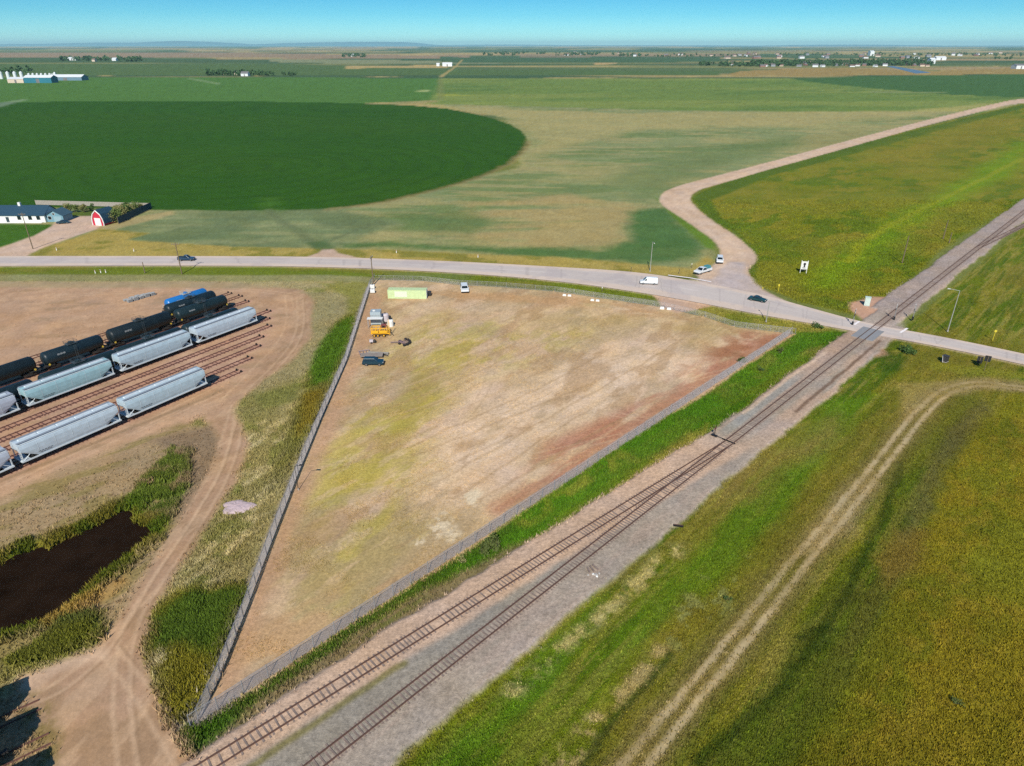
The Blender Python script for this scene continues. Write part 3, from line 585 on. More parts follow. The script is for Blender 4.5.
for p_, w_, a_ in ((.27, .05, .30), (.38, .05, .22), (.55, .05, .30), (.66, .05, .22)):
    k = (np.exp(-((ff - p_) / w_) ** 2) * a_ * (.6 + wn))[:, None]; cc = cc * (1 - k) + S(176, 164, 164) * k
k = (np.exp(-((ff - .46) / .035) ** 2) * .35 * smooth(.42, .6, fbm(hx, hy, 14, 141)))[:, None]; cc = cc * (1 - k) + S(220, 210, 206) * k
hl = np.repeat(np.arange(len(ea)), M_)
for i_ in range(60):                              # tar sealed cracks, across and along
    j_ = RNG.integers(0, len(ea)); 
    if i_ % 3: mk = (np.abs(hl - j_ - np.round((ff - .5) * RNG.normal() * 3 + wn * 2)) < .6) & (ff > .15) & (ff < .8)
    else: p_ = RNG.uniform(.2, .75); mk = (np.abs(ff - p_ - wn * .04) < .014) & (np.abs(hl - j_) < RNG.integers(6, 18))
    cc[mk] = cc[mk] * .8 + S(120, 112, 112) * .2
pt_ = smooth(.6, .66, fbm(hx, hy, 7, 143))[:, None] * .35; cc = cc * (1 - pt_) + S(184, 172, 172) * pt_
cc *= (1 + (fbm(hx, hy, 9, 142)[:, None] - .5) * .16 + (RNG.random(len(hx))[:, None] - .5) * .06)
ii = np.arange(len(ea) * M_).reshape(len(ea), M_)
hq = np.stack([ii[:-1, :-1], ii[1:, :-1], ii[1:, 1:], ii[:-1, 1:]], -1).reshape(-1, 4)[:, ::-1]
tag(fast_mesh("highway", np.stack([hx, hy, np.full(len(hx), .372)], 1), hq, cc, np.full(len(hx), .12)), kind="structure")

# pond water
wm = mat("pond_water", (.014, .008, .005), .5, 0, .25, .5, 0, .0)
mb = MB(); mb.quad(*[(x, y, -.55) for x, y in offs(POND + [POND[0]], 2.2)[:-1]])
tag(mb.build("pond_water", wm), kind="structure")
# painted markings on the road
white = mat("road_paint", S(236, 228, 226, 1.1), .7, 0, 3, .15)
def ribbon(mb, pl, wd, z):
    l = offs(pl, wd / 2); r = offs(pl, -wd / 2)
    for i in range(len(pl) - 1): mb.quad((*l[i], z), (*l[i + 1], z), (*r[i + 1], z), (*r[i], z))
mb = MB(); ribbon(mb, P((668, 276.2), (690, 279), (711, 283)), .7, .39)
for a_, b_ in (((900, 334), (907, 329.5)), ((854, 326), (859, 322.5))): ribbon(mb, P(a_, b_), .55, .378)
tag(mb.build("road_marking", white), kind="structure")
# ------------------------------------------------------------------ railway
RUST = mat("rusty_rail", (.12, .066, .05), .6, .3, 6, .3)
TIE = mat("weathered_tie", (.19, .142, .118), .9, 0, 3, .5)
BZ = .35
def track_rails(root, pts, z, gauge=1.5, wide=.085, h=.18, m=RUST):
    for d_ in (-gauge / 2, gauge / 2):
        pl = offs(pts, d_); mb = MB(); n = len(pl)
        prof = ((-.075, 0), (.075, 0), (.075, .03), (.02, .05), (wide / 2, h - .05), (wide / 2, h), (-wide / 2, h), (-wide / 2, h - .05), (-.02, .05), (-.075, .03))
        rings = []
        for i, p in enumerate(pl):
            a = pl[max(0, i - 1)]; b_ = pl[min(n - 1, i + 1)]; l = math.hypot(b_[0] - a[0], b_[1] - a[1]); nx, ny = -(b_[1] - a[1]) / l, (b_[0] - a[0]) / l
            rings.append([(p[0] + nx * u, p[1] + ny * u, z + v) for u, v in prof])
        mb.loft(rings); mb.build("rail", m, root)
def ties(root, f, s0, s1, step, z, length=2.35, near=100, seed=1):
    rg = random.Random(seed); mb0 = MB(); c0 = None; k = 0; s = s0; rest = MB()
    while s < s1:
        (x, y), ang = f(s); s += step * rg.uniform(.82, 1.22) * (2 if rg.random() < .06 else 1); a_ = ang + math.pi / 2 + rg.uniform(-.05, .05); zz = z - .108 + rg.uniform(-.04, .028)
        if k < near:
            if c0 is None:
                mb0.box((0, 0, 0), (length, .21, .18)); c0 = mb0.build("tie", TIE, root, bevel=.015); o = c0
            else: o = c0.copy(); COL.objects.link(o); o.parent = root
            sl_ = rg.uniform(-.06, .06); o.location = (x + math.cos(a_) * sl_, y + math.sin(a_) * sl_, zz); o.rotation_euler = (0, 0, a_); o.scale = (rg.uniform(.94, 1.06), rg.uniform(.85, 1.1), 1)
        else: rest.box((x, y, zz), (length, .24, .18), a_)
        k += 1
    if rest.v:
        o = rest.build("tie", TIE, root); o["kind"] = "stuff"
def off_side(s): return MAIN_OFF + max(0, (105 - s) * .084)
def fmain(s): return rail(s, MAIN_OFF), RT
def fside(s): return rail(s, off_side(s)), RT - math.atan(.084 if s < 105 else 0)
def fup(s): return rail(s, MAIN_OFF - max(0, (s - 292) * .094)), RT - math.atan(.094)
T = empty("railway_track", (0, 0, 0), 0, "long straight main line track on grey ballast running through the road crossing", "railway track", "tracks of the main line")
track_rails(T, [rail(s, MAIN_OFF) for s in range(0, 900, 20)], BZ + .03); ties(T, fmain, 2, 620, .58, BZ + .06, seed=3)
T = empty("railway_track", (0, 0, 0), 0, "siding track on pinkish ground nearest the fenced lot, joining the main line", "railway track", "tracks of the main line")
track_rails(T, [rail(s, off_side(s)) for s in range(0, 106, 5)], BZ + .031); ties(T, fside, 2, 92, .62, BZ + .055, seed=4)
T = empty("railway_track", (0, 0, 0), 0, "diverging track splitting off the main line beyond the road crossing", "railway track", "tracks of the main line")
track_rails(T, [rail(s, MAIN_OFF - max(0, (s - 292) * .094)) for s in range(292, 480, 4)], BZ + .031); ties(T, fup, 306, 470, .6, BZ + .055, seed=5, near=60)
# switch timbers and switch stand
DARK = mat("black_iron", (.02, .02, .022), .5, .4, 5, .2)
sw = rail(106, 48.6); t_ = empty("switch_stand", (*sw, BZ), RT + math.pi / 2, "black switch stand with rod where the siding joins the main line", "switch stand")
mb = MB(); mb.box((0, 0, .12), (1.1, .5, .24)).tube((0, 0, .2), (0, 0, 1.5), .07); mb.build("stand", DARK, t_)
mb = MB(); mb.tube((0, .0, .2), (-3.0, 0, .2), .05); mb.box((-2.9, 0, .1), (2.6, .3, .1)); mb.build("throw_rod", DARK, t_)
mb = MB(); mb.box((0, 0, 1.62), (.06, .62, .42)); mb.build("target", mat("dull_red_plate", (.12, .03, .03), .6), t_)
mb = MB(); mb.tube((0, 0, .7), (.5, .5, .5), .035); mb.build("lever", DARK, t_)
# crossing deck: concrete panels between and beside the rails
DECK = mat("crossing_panel", S(146, 146, 148), .8, 0, 2, .2)
cs_, co_ = 0, 0
cdk = empty("crossing_deck", (0, 0, 0), 0, "blue grey concrete panels carrying the highway across the rails", "level crossing")
xs_ = 178.5
for dd, wd in ((0, 1.28), (-1.75, 1.6), (1.75, 1.6)):
    mb = MB(); px_, py_ = rail(xs_, MAIN_OFF + dd); mb.box((px_, py_, .43), (8.6, wd, .2), RT); mb.build("panel", DECK, cdk, bevel=.02)

# yard tracks
YARD = [(126.3, 85, "yard track under the nearest hopper row with two dark stops at its end"),
        (130.3, 91.2, "empty yard track just behind the nearest hopper row"),
        (134.6, 97.2, "middle one of the five bare yard tracks between the two hopper rows"),
        (138.7, 101.5, "second bare yard track in front of the middle hopper row"),
        (142.9, 107.5, "first bare yard track in front of the middle hopper row"),
        (147.6, 111, "yard track under the middle hopper row"),
        (152.0, 115, "yard track under the black tank cars right behind the middle hoppers"),
        (163.6, 117, "yard track under the long front row of black tank cars"),
        (169.0, 119, "yard track under the lone black tank car behind the front row"),
        (173.8, 119, "yard track under the bright blue tank car")]
YRUST = mat("brown_rail", (.13, .06, .045), .7, .1, 6, .3)
for o_, e_, lab in YARD:
    T = empty("yard_track", (*yard(e_, o_), 0), 0, lab, "railway track", "tracks of the rail yard")
    T.location = (0, 0, 0)
    track_rails(T, [yard(s, o_) for s in (0, e_ / 2, e_)], .0, m=YRUST, wide=.1)
    mb = MB()
    for d_ in (-.75, .75):
        x, y = yard(e_, o_ + d_); mb.box((x, y, .25), (.5, .3, .5), YT, .6); break
    mb.build("rail_stop", DARK, T)
    x, y = yard(e_, o_ + .75); MB().box((x, y, .25), (.5, .3, .5), YT, .6).build("rail_stop", DARK, T)
    rg = random.Random(int(o_ * 10)); s = 4.0; mb = MB(); 
    mbs = []
    while s < e_:
        x, y = yard(s, o_); mb.box((x, y, -.005), (2.5, .24, .05), YT + math.pi / 2 + rg.uniform(-.04, .04)); s += rg.uniform(.6, 1.6)
    o = mb.build("tie", YRUST, T); o["kind"] = "stuff"

# ------------------------------------------------------------------ rolling stock
WHEEL = mat("wheel_steel", (.05, .035, .03), .6, .4); BOGIE = mat("bogie_black", (.025, .023, .022), .7, .2, 4, .3)
def bogie(root, x, z=.1):
    mb = MB()
    for sy in (-1, 1):
        mb.prism([(x - 1.25, .38 + z), (x - .9, .62 + z), (x - .35, .8 + z), (x + .35, .8 + z), (x + .9, .62 + z), (x + 1.25, .38 + z), (x + .8, .32 + z), (x + .3, .25 + z), (x - .3, .25 + z), (x - .8, .32 + z)], sy * 1.0 - .1, sy * 1.0 + .1)
    mb.box((x, 0, .62 + z), (.5, 2.0, .3)); bg_ = mb.build("bogie", BOGIE, root)
    for dx in (-.9, .9):
        w_ = MB()
        for sy in (-1, 1): w_.lathe([(.46, -.06), (.46, .05), (.5, .06), (.5, .085)][::sy], (x + dx, sy * .76, .42 + z), 'Y', 16)
        w_.tube((x + dx, -.8, .42 + z), (x + dx, .8, .42 + z), .08); w_.build("wheelset", WHEEL, bg_, smooth=False)
def coupler(root, x, sgn):
    mb = MB(); mb.box((x + sgn * .35, 0, .95), (.7, .3, .26)); mb.box((x + sgn * .75, .05, .95), (.25, .42, .34)); mb.build("coupler", BOGIE, root)
def ladder(mb, x, y, z0, z1, ax='x', wd=.45, n=8):
    dx, dy = (wd / 2, 0) if ax == 'x' else (0, wd / 2)
    mb.tube((x - dx, y - dy, z0), (x - dx, y - dy, z1), .03, n=5); mb.tube((x + dx, y + dy, z0), (x + dx, y + dy, z1), .03, n=5)
    for i in range(n):
        z = z0 + (z1 - z0) * (i + .5) / n; mb.tube((x - dx, y - dy, z), (x + dx, y + dy, z), .025, n=5)
def make_hopper(shell, trim, roofc, label, L=17.6):
    r = empty("hopper_car", label=label, cat="railcar", group="covered hopper cars standing in the rail yard")
    H2 = L / 2 - .2
    def ring(x, zb):
        zb = min(zb, 3.3); p = []
        side = [(1.42, zb), (1.56, zb + (2.5 - zb) * .5 if zb < 2.4 else zb + .1), (1.62, max(2.7, zb + .2)), (1.6, 3.55), (1.48, 4.1), (1.36, 4.28), (.62, 4.52)]
        for y, z in side: p.append((x, y, z))
        for y, z in side[::-1]: p.append((x, -y, z))
        return p
    xs = [(-H2, 2.9), (-H2 + 1.1, 2.25), (-H2 + 2.6, 1.3), (-H2 * .33, 1.25), (0, 1.25), (H2 * .33, 1.25), (H2 - 2.6, 1.3), (H2 - 1.1, 2.25), (H2, 2.9)]
    mb = MB(); mb.loft([ring(x, z) for x, z in xs]); body = mb.build("body", shell, r)
    for x in (-H2 * .68, -H2 * .34, 0, H2 * .34, H2 * .68):            # welded seams
        for sy in (-1, 1):
            q_ = MB()
            for (ya, za), (yb, zb) in zip([(1.42, 1.27), (1.57, 2.0), (1.63, 2.7), (1.61, 3.55), (1.49, 4.1)][:-1], [(1.57, 2.0), (1.63, 2.7), (1.61, 3.55), (1.49, 4.1)]):
                q_.tube((x, sy * ya, za), (x, sy * yb, zb), .022, n=4)
            q_.build("seam", trim, body)
    for sy in (-1, 1):
        MB().box((0, sy * 1.5, 1.17), (L, .1, .26)).build("side_sill", trim, r)
        MB().box((0, sy * 1.36, 4.31), (L - .5, .14, .1)).build("roof_edge", trim, r)
        MB().box((0, sy * .95, 4.53), (L - .3, .52, .05)).build("roof_walkway", roofc, r)
    mb = MB(); mb.prism([(-.34, 4.5), (.34, 4.5), (.3, 4.68), (-.3, 4.68)], 0, 1)
    mb = MB()
    n_h = 5
    tr = None
    for i in range(n_h):
        x = (i - (n_h - 1) / 2) * (L - 1.6) / n_h
        mb = MB(); mb.box((x, 0, 4.6), ((L - 1.6) / n_h - .12, .64, .2), taper=.94); mb.build("hatch_cover", trim, r)
    for x in (-4.6, 0, 4.6):                                             # discharge bays, black so the shade under the sill is in their colour
        mb = MB(); p0 = [(x - 1.9, -1.3, 1.26), (x + 1.9, -1.3, 1.26), (x + 1.9, 1.3, 1.26), (x - 1.9, 1.3, 1.26)]
        p1 = [(x - .5, -.45, .42), (x + .5, -.45, .42), (x + .5, .45, .42), (x - .5, .45, .42)]
        mb.loft([p1, p0]); mb.box((x, 0, .38), (1.2, 1.5, .12)); mb.build("discharge_bay", BOGIE, r)
    for sg in (-1, 1):
        MB().box((sg * (L / 2 - .7), 0, 1.12), (1.5, 2.8, .2)).build("end_platform", trim, r)
        mb = MB()
        for sy in (-1, 1):
            mb.tube((sg * (L / 2 - .25), sy * 1.42, 1.2), (sg * (H2 - .05), sy * 1.42, 3.0), .06, n=6)
            mb.tube((sg * (L / 2 - .25), sy * 1.42, 1.2), (sg * (H2 - 1.5), sy * 1.42, 2.3), .06, n=6)
        mb.build("end_brace", trim, r)
        mb = MB(); ladder(mb, sg * (L / 2 - .12), 1.2, 1.2, 4.3, 'y'); ladder(mb, sg * (L / 2 - .12), -1.2, 1.2, 4.3, 'y'); mb.build("ladder", trim, r)
        bogie(r, sg * (L / 2 - 2.3)); coupler(r, sg * L / 2, sg)
    for sy in (-1, 1):                                                   # worn stencilled marks, low on the sides
        mb = MB()
        for k in range(9):
            x = -L / 2 + 3.0 + (k % 5) * .5 + (k // 5) * .3; z = 1.95 - (k // 5) * .3
            yy = 1.42 + (1.56 - 1.42) * (z - 1.25) / .62 + .012
            mb.box((x, sy * yy, z), (.36, .012, .1), rx=-sy * .21)
        mb.build("stencil", mat("stencil_dark", (.06, .07, .08), .7), r)
    return r
def make_tank(shell, label, L=16.6, rad=1.5, marks=True, fit=None):
    r = empty("tank_car", label=label, cat="railcar", group="tank cars standing in the rail yard")
    zc = 1.05 + rad; h = L / 2 - .45
    mb = MB(); mb.lathe([(rad * .25, -h), (rad * .6, -h + .12), (rad * .88, -h + .38), (rad, -h + .75), (rad, 0), (rad, h - .75), (rad * .88, h - .38), (rad * .6, h - .12), (rad * .25, h)], (0, 0, zc), 'X', 28)
    tk = mb.build("tank", shell, r, smooth=True)
    q_ = MB()
    for x in (-h * .6, -h * .2, h * .2, h * .6): q_.lathe([(rad + .012, -.03), (rad + .012, .03)], (x, 0, zc), 'X', 28)
    q_.build("seam_band", shell, tk)
    fitm = fit or mat("fitting_grey", S(74, 84, 88), .6, .2, 4, .4)
    mb = MB(); mb.lathe([(.55, 0), (.55, .5), (.45, .58), (.1, .6)], (0, 0, zc + rad - .1), 'Z', 14); mb.build("manway_dome", shell, r)
    mb = MB(); mb.box((0, 0, zc + rad + .06), (2.3, 1.7, .06))
    for x in (-1.15, 0, 1.15):
        for y in (-.85, .85): mb.tube((x, y, zc + rad), (x, y, zc + rad + .75), .03, n=5)
    for z in (.4, .75):
        for y in (-.85, .85): mb.tube((-1.15, y, zc + rad + z), (1.15, y, zc + rad + z), .03, n=5)
        for x in (-1.15, 1.15): mb.tube((x, -.85, zc + rad + z), (x, .85, zc + rad + z), .03, n=5)
    mb.build("top_platform", fitm, r)
    for sy in (-1, 1): mb = MB(); ladder(mb, 0, sy * (rad + .12), 1.0, zc + rad, 'x', .5, 9); mb.build("ladder", fitm, r)
    for sg in (-1, 1):
        mb = MB(); mb.box((sg * (L / 2 - 1.1), 0, 1.12), (2.2, 2.7, .18)); mb.box((sg * (L / 2 - 2.2), 0, 1.25), (.5, 2.0, .5)); mb.build("stub_sill", BOGIE, r)
        mb = MB()
        for y in (-1.3, 1.3): mb.tube((sg * (L / 2 - .2), y, 1.2), (sg * (L / 2 - .2), y, 2.2), .035, n=5)
        mb.tube((sg * (L / 2 - .2), -1.3, 2.2), (sg * (L / 2 - .2), 1.3, 2.2), .035, n=5); mb.build("end_railing", fitm, r)
        bogie(r, sg * (L / 2 - 2.2)); coupler(r, sg * L / 2, sg)
        if marks:
            MB().box((sg * (L / 2 - 1.2), -1.36, 1.5), (.42, .03, .42), ry=.785).build("placard", mat("placard_yellow", S(214, 186, 70), .6), r)
    if marks:
        mb = MB()
        for k in range(6):
            a_ = R(24 - 7 * (k // 3)); mb.box((-h * .55 + (k % 3) * .62, -(rad + .012) * math.cos(a_), zc + (rad + .012) * math.sin(a_)), (.5, .015, .07), rx=-a_)
        mb.build("stencil", mat("stencil_white", S(196, 200, 200), .7), r)
    return r
def s_at(px, o_, z):                    # distance along a yard track where the survey sees column px
    lo, hi = -20, 160
    for _ in range(50):
        m_ = (lo + hi) / 2; x, y = yard(m_, o_); dep = y * CP + (CAM_H - z) * SP
        if 512 + FPX * x / dep < px: lo = m_
        else: hi = m_
    return lo
def park(o, s, off_): x, y = yard(s, off_); o.location = (x, y, .1); o.rotation_euler = (0, 0, YT); return o
trimL = mat("hopper_trim_white", S(212, 222, 228), .55, 0, 2, .12)
def shellm(nm, c): return mat(nm, c, .42, .0, .9, .16)
hg = [shellm("hopper_shell_pale", S(182, 204, 216)), shellm("hopper_shell_grey", S(180, 188, 202)), shellm("hopper_shell_teal", S(160, 198, 206)), shellm("hopper_shell_light", S(192, 208, 220))]
roofg = mat("roof_grating", S(150, 158, 168), .6, .2, 3, .15)
LB = 17.7
for i, (s, o_, k, lab) in enumerate([
        (67.2, 126.3, 0, "pale grey hopper car at the free end of the nearest row"),
        (48.2, 126.3, 3, "light grey hopper car with dark lettering, second in the nearest row"),
        (29.2, 126.3, 1, "grey hopper car of the nearest row cut by the left photo edge"),
        (97.8, 147.6, 3, "light grey hopper car at the free end of the middle row"),
        (78.6, 147.6, 0, "pale blue grey hopper car second from the end of the middle row"),
        (59.3, 147.6, 2, "teal tinted hopper car third from the end of the middle row"),
        (40.0, 147.6, 1, "dull grey hopper car of the middle row at the left photo edge")]):
    park(make_hopper(hg[k], trimL, roofg, lab, LB), s, o_)
blk = [mat("tank_black_blue", (.009, .019, .026), .4, 0, .5, .25, 0, .25), mat("tank_black", (.009, .016, .02), .45, 0, .5, .3, 0, .22), mat("tank_dark_teal", (.010, .022, .027), .4, 0, .5, .2, 0, .25)]
blue = mat("tank_blue", (.012, .13, .38), .35, 0, .6, .15)
W_ = lambda a, b_: s_at(b_, 163.6, 2.6) - s_at(a, 163.6, 2.6) - .7
D_ = lambda a, b_: (s_at(a, 163.6, 2.6) + s_at(b_, 163.6, 2.6)) / 2
for s, o_, L, rad, m_, lab in [
        (D_(172.5, 228), 163.6, W_(172.5, 228), 1.5, blk[2], "dark teal tank car at the right end of the front black row"),
        (D_(105, 172.5), 163.6, W_(105, 172.5), 1.75, blk[1], "large black tank car with white stencil, second from right in its row"),
        (D_(38, 105), 163.6, W_(38, 105), 1.58, blk[0], "blue black tank car third from right in the front row"),
        (s_at(38, 163.6, 2.6) - 9.2, 163.6, 17.8, 1.62, blk[1], "black tank car of the front row at the left photo edge"),
        ((s_at(163, 169.4, 3) + s_at(216, 169.4, 3)) / 2, 169.4, 16, 1.5, blk[0], "black tank car between the front row and the blue tank car"),
        ((s_at(165, 173.8, 3) + s_at(206, 173.8, 3)) / 2 , 173.8, 13.5, 1.4, blue, "bright blue tank car farthest back in the rail yard"),
        ((s_at(182, 152, 4) + s_at(237, 152, 4)) / 2, 152, 17, 1.55, blk[2], "dark tank car hidden behind the endmost hopper of the middle row"),
        ((s_at(116, 152, 4) + s_at(178, 152, 4)) / 2, 152, 18, 1.55, blk[2], "dark tank car half hidden behind the pale blue grey hopper"),
        ((s_at(43, 152, 4) + s_at(111, 152, 4)) / 2, 152, 17.6, 1.55, blk[2], "dark tank car half hidden behind the teal tinted hopper"),
        (s_at(36, 152, 4) - 9.2, 152, 17.6, 1.55, blk[0], "dark tank car half hidden behind the dull grey hopper at left")]:
    park(make_tank(m_, lab, L, rad, fit=mat("fitting_pale", S(190, 196, 192), .6, 0, 4, .25) if m_ is blue else None), s, o_)

# cars standing just outside the lower left corner throw the dark shadows seen there
cd = at(0, 708); ce = at(26, 696.5); ANG = math.atan2(ce[1] - cd[1], ce[0] - cd[0])
for i, (q, lab) in enumerate([((14, 690), "black tank car just outside the left frame edge, farthest of three"), ((23, 722), "black tank car just outside the left frame edge, middle of three"), ((36, 764), "black tank car just outside the left frame edge, nearest of three")]):
    x, y = at(*q); back = 4.6 / math.tan(SUN_EL); ex = x - math.sin(SUN_AZ) * back; ey = y - math.cos(SUN_AZ) * back
    tr_ = empty("spur_track", (0, 0, 0), 0, ["topmost short rail spur in the lower left corner", "middle short rail spur in the lower left corner", "lowest short rail spur in the lower left corner"][i], "railway track", "spur tracks in the lower left corner")
    sx, sy_ = ex + 6 * math.cos(ANG), ey + 6 * math.sin(ANG)
    track_rails(tr_, [(sx - 40 * math.cos(ANG), sy_ - 40 * math.sin(ANG)), (sx, sy_)], .02, m=YRUST)
    o = make_hopper(hg[1], trimL, roofg, lab.replace('black tank', 'grey hopper'), LB); o.location = (ex - 7.2 * math.cos(ANG), ey - 7.2 * math.sin(ANG), .1); o.rotation_euler = (0, 0, ANG)
# ------------------------------------------------------------------ chain link fences round the lot
WIRE = mat("galvanised_wire", S(196, 190, 192), .6, .1, 2, .12)
POSTM = mat("galvanised_post", S(176, 176, 178), .5, .4, 4, .15)
def fence(pts, h, label, step=3.0, wr=.018):
    x0, y0 = pts[0]; root = empty("chain_link_fence", (x0, y0, 0), 0, label, "fence", "chain link fences round the lot")
    d = [0]
    for a, b_ in zip(pts[:-1], pts[1:]): d.append(d[-1] + math.hypot(b_[0] - a[0], b_[1] - a[1]))
    n = int(d[-1] / step) + 1; px = np.interp(np.linspace(0, d[-1], n), d, [p[0] for p in pts]) - x0; py = np.interp(np.linspace(0, d[-1], n), d, [p[1] for p in pts]) - y0
    mb = MB(); sp = .15; f_ = lambda q: (float(np.interp(q, d, [p[0] for p in pts])) - x0, float(np.interp(q, d, [p[1] for p in pts])) - y0)
    for k in range(int((d[-1] - h) / sp)):                 # woven diamonds: two families of slanting wires
        a_, b_ = f_(k * sp), f_(k * sp + h)
        mb.tube((*a_, .05), (*b_, h), wr, n=3, cap=False); mb.tube((*a_, h), (*b_, .05), wr, n=3, cap=False)
    mb.build("mesh_panel", WIRE, root)
    for nm_, zz_ in (("top_rail", h + .02), ("bottom_rail", .08)):
        mb = MB()
        for i in range(n - 1): mb.tube((px[i], py[i], zz_), (px[i + 1], py[i + 1], zz_), .03, n=6)
        mb.build(nm_, POSTM, root)
    p0 = None
    for i in range(min(n, 100)):
        if p0 is None: p0 = MB().tube((0, 0, 0), (0, 0, h + .12), .05, n=8).build("post", POSTM, root); o = p0
        else: o = p0.copy(); COL.objects.link(o); o.parent = root
        o.location = (px[i], py[i], 0)
FW = P((199, 721), (218, 682), (248, 606), (269, 549), (297, 477), (320, 421), (346, 362), (370, 287), (375, 280))
FN = P((375, 280), (423, 281), (459, 285), (500, 287), (560, 292), (600, 298), (661, 307), (705, 317), (735, 327), (795, 334))
fence(FW, 1.95, "tall grey chain link fence along the left edge of the bare triangular lot", 3.0, .007)
fence([rail(12, 59.2), rail(60, 59.2), rail(110, 59.6), rail(166, 59.8)], 1.95, "long grey chain link fence between the bare lot and the railway", 3.0, .007)
fence(FN, 1.5, "low grey chain link fence between the bare lot and the highway", 3.0, .006)

# ------------------------------------------------------------------ poles and lamps
WOOD = mat("pole_wood", S(122, 106, 84), .85, 0, 3, .25); GALV = mat("lamp_steel", S(186, 186, 178), .5, .3, 3, .1); LENS = mat("lamp_lens", S(236, 236, 230), .3)
def utility_pole(px, py, h, label, rz=0.0, m=WOOD, arm=True, z=0.0):
    x, y = at(px, py); r = empty("utility_pole", (x, y, 0), rz, label, "utility pole", "poles beside the roads and tracks")
    MB().tube((0, 0, 0), (0, 0, h), .19, .12, 10).build("pole", m, r)
    if arm:
        mb = MB(); mb.box((0, -.14, h - .5), (2.4, .12, .14)); mb.tube((-.8, -.14, h - .55), (0, -.14, h - 1.2), .03, n=5); mb.tube((.8, -.14, h - .55), (0, -.14, h - 1.2), .03, n=5); mb.build("crossarm", WOOD, r)
        for dx in (-1.05, -.4, .4, 1.05): MB().lathe([(.05, 0), (.08, .06), (.05, .12), (.07, .18), (.03, .24)], (dx, -.14, h - .43), 'Z', 8).build("insulator", mat("insulator", S(150, 160, 160), .3), r)
    return r
def lamp_post(px, py, h, label, rz=0.0, reach=1.8, cat="street lamp", m=GALV, r0=.13):
    x, y = at(px, py); r = empty("street_lamp", (x, y, 0), rz, label, cat, "lamp posts")
    MB().tube((0, 0, 0), (0, 0, h), r0, r0 * .55, 10).build("pole", m, r); MB().tube((0, 0, 0), (0, 0, .35), r0 * 1.7, r0 * 1.5, 10).build("footing", mat("concrete", S(178, 172, 166), .9, 0, 3, .15), r)
    MB().tube((0, 0, h - .06), (reach, 0, h + .22), .045, n=6).build("arm", m, r)
    hd = MB().box((reach + .25, 0, h + .22), (.8, .3, .16), taper=.7).build("lamp_head", m, r); MB().box((reach + .25, 0, h + .125), (.5, .22, .03)).build("lens", LENS, hd)
utility_pole(373.5, 285, 9.2, "wooden utility pole at the top left corner of the bare lot", R(80))
utility_pole(902, 263, 9.2, "brown wooden pole in green grass left of the upper track", R(-40), arm=False)
utility_pole(943, 239, 7.2, "thin pale pole in the grass, farther of two left of the upper track", R(-40), arm=False)
utility_pole(949, 243, 4.0, "short stub pole in green grass close beside the thin pale pole", 0, arm=False)
utility_pole(33, 249, 13.0, "tall bare wooden pole beside the driveway of the white farmhouse", R(10))
utility_pole(182, 274, 10.2, "wooden utility pole beside the highway by the dark pickup", R(5))
utility_pole(145, 273, 3.6, "short brown stub pole on the highway verge above the rail yard", 0, arm=False)
lamp_post(947.5, 331.5, 11.0, "tall grey street lamp beside the highway right of the rail crossing", R(160), 2.2)
lamp_post(650, 271.5, 9.8, "grey street lamp on the far side of the highway behind the white van", R(-90), 2.2)
lamp_post(298.5, 490, 4.7, "thin dark lamp post with a side arm standing against the left lot fence", 0, .9, "lamp post", DARK, .06)
lamp_post(766, 322, 5.5, "thin grey lamp post on the verge between the lot fence and highway", R(90), 1.2)

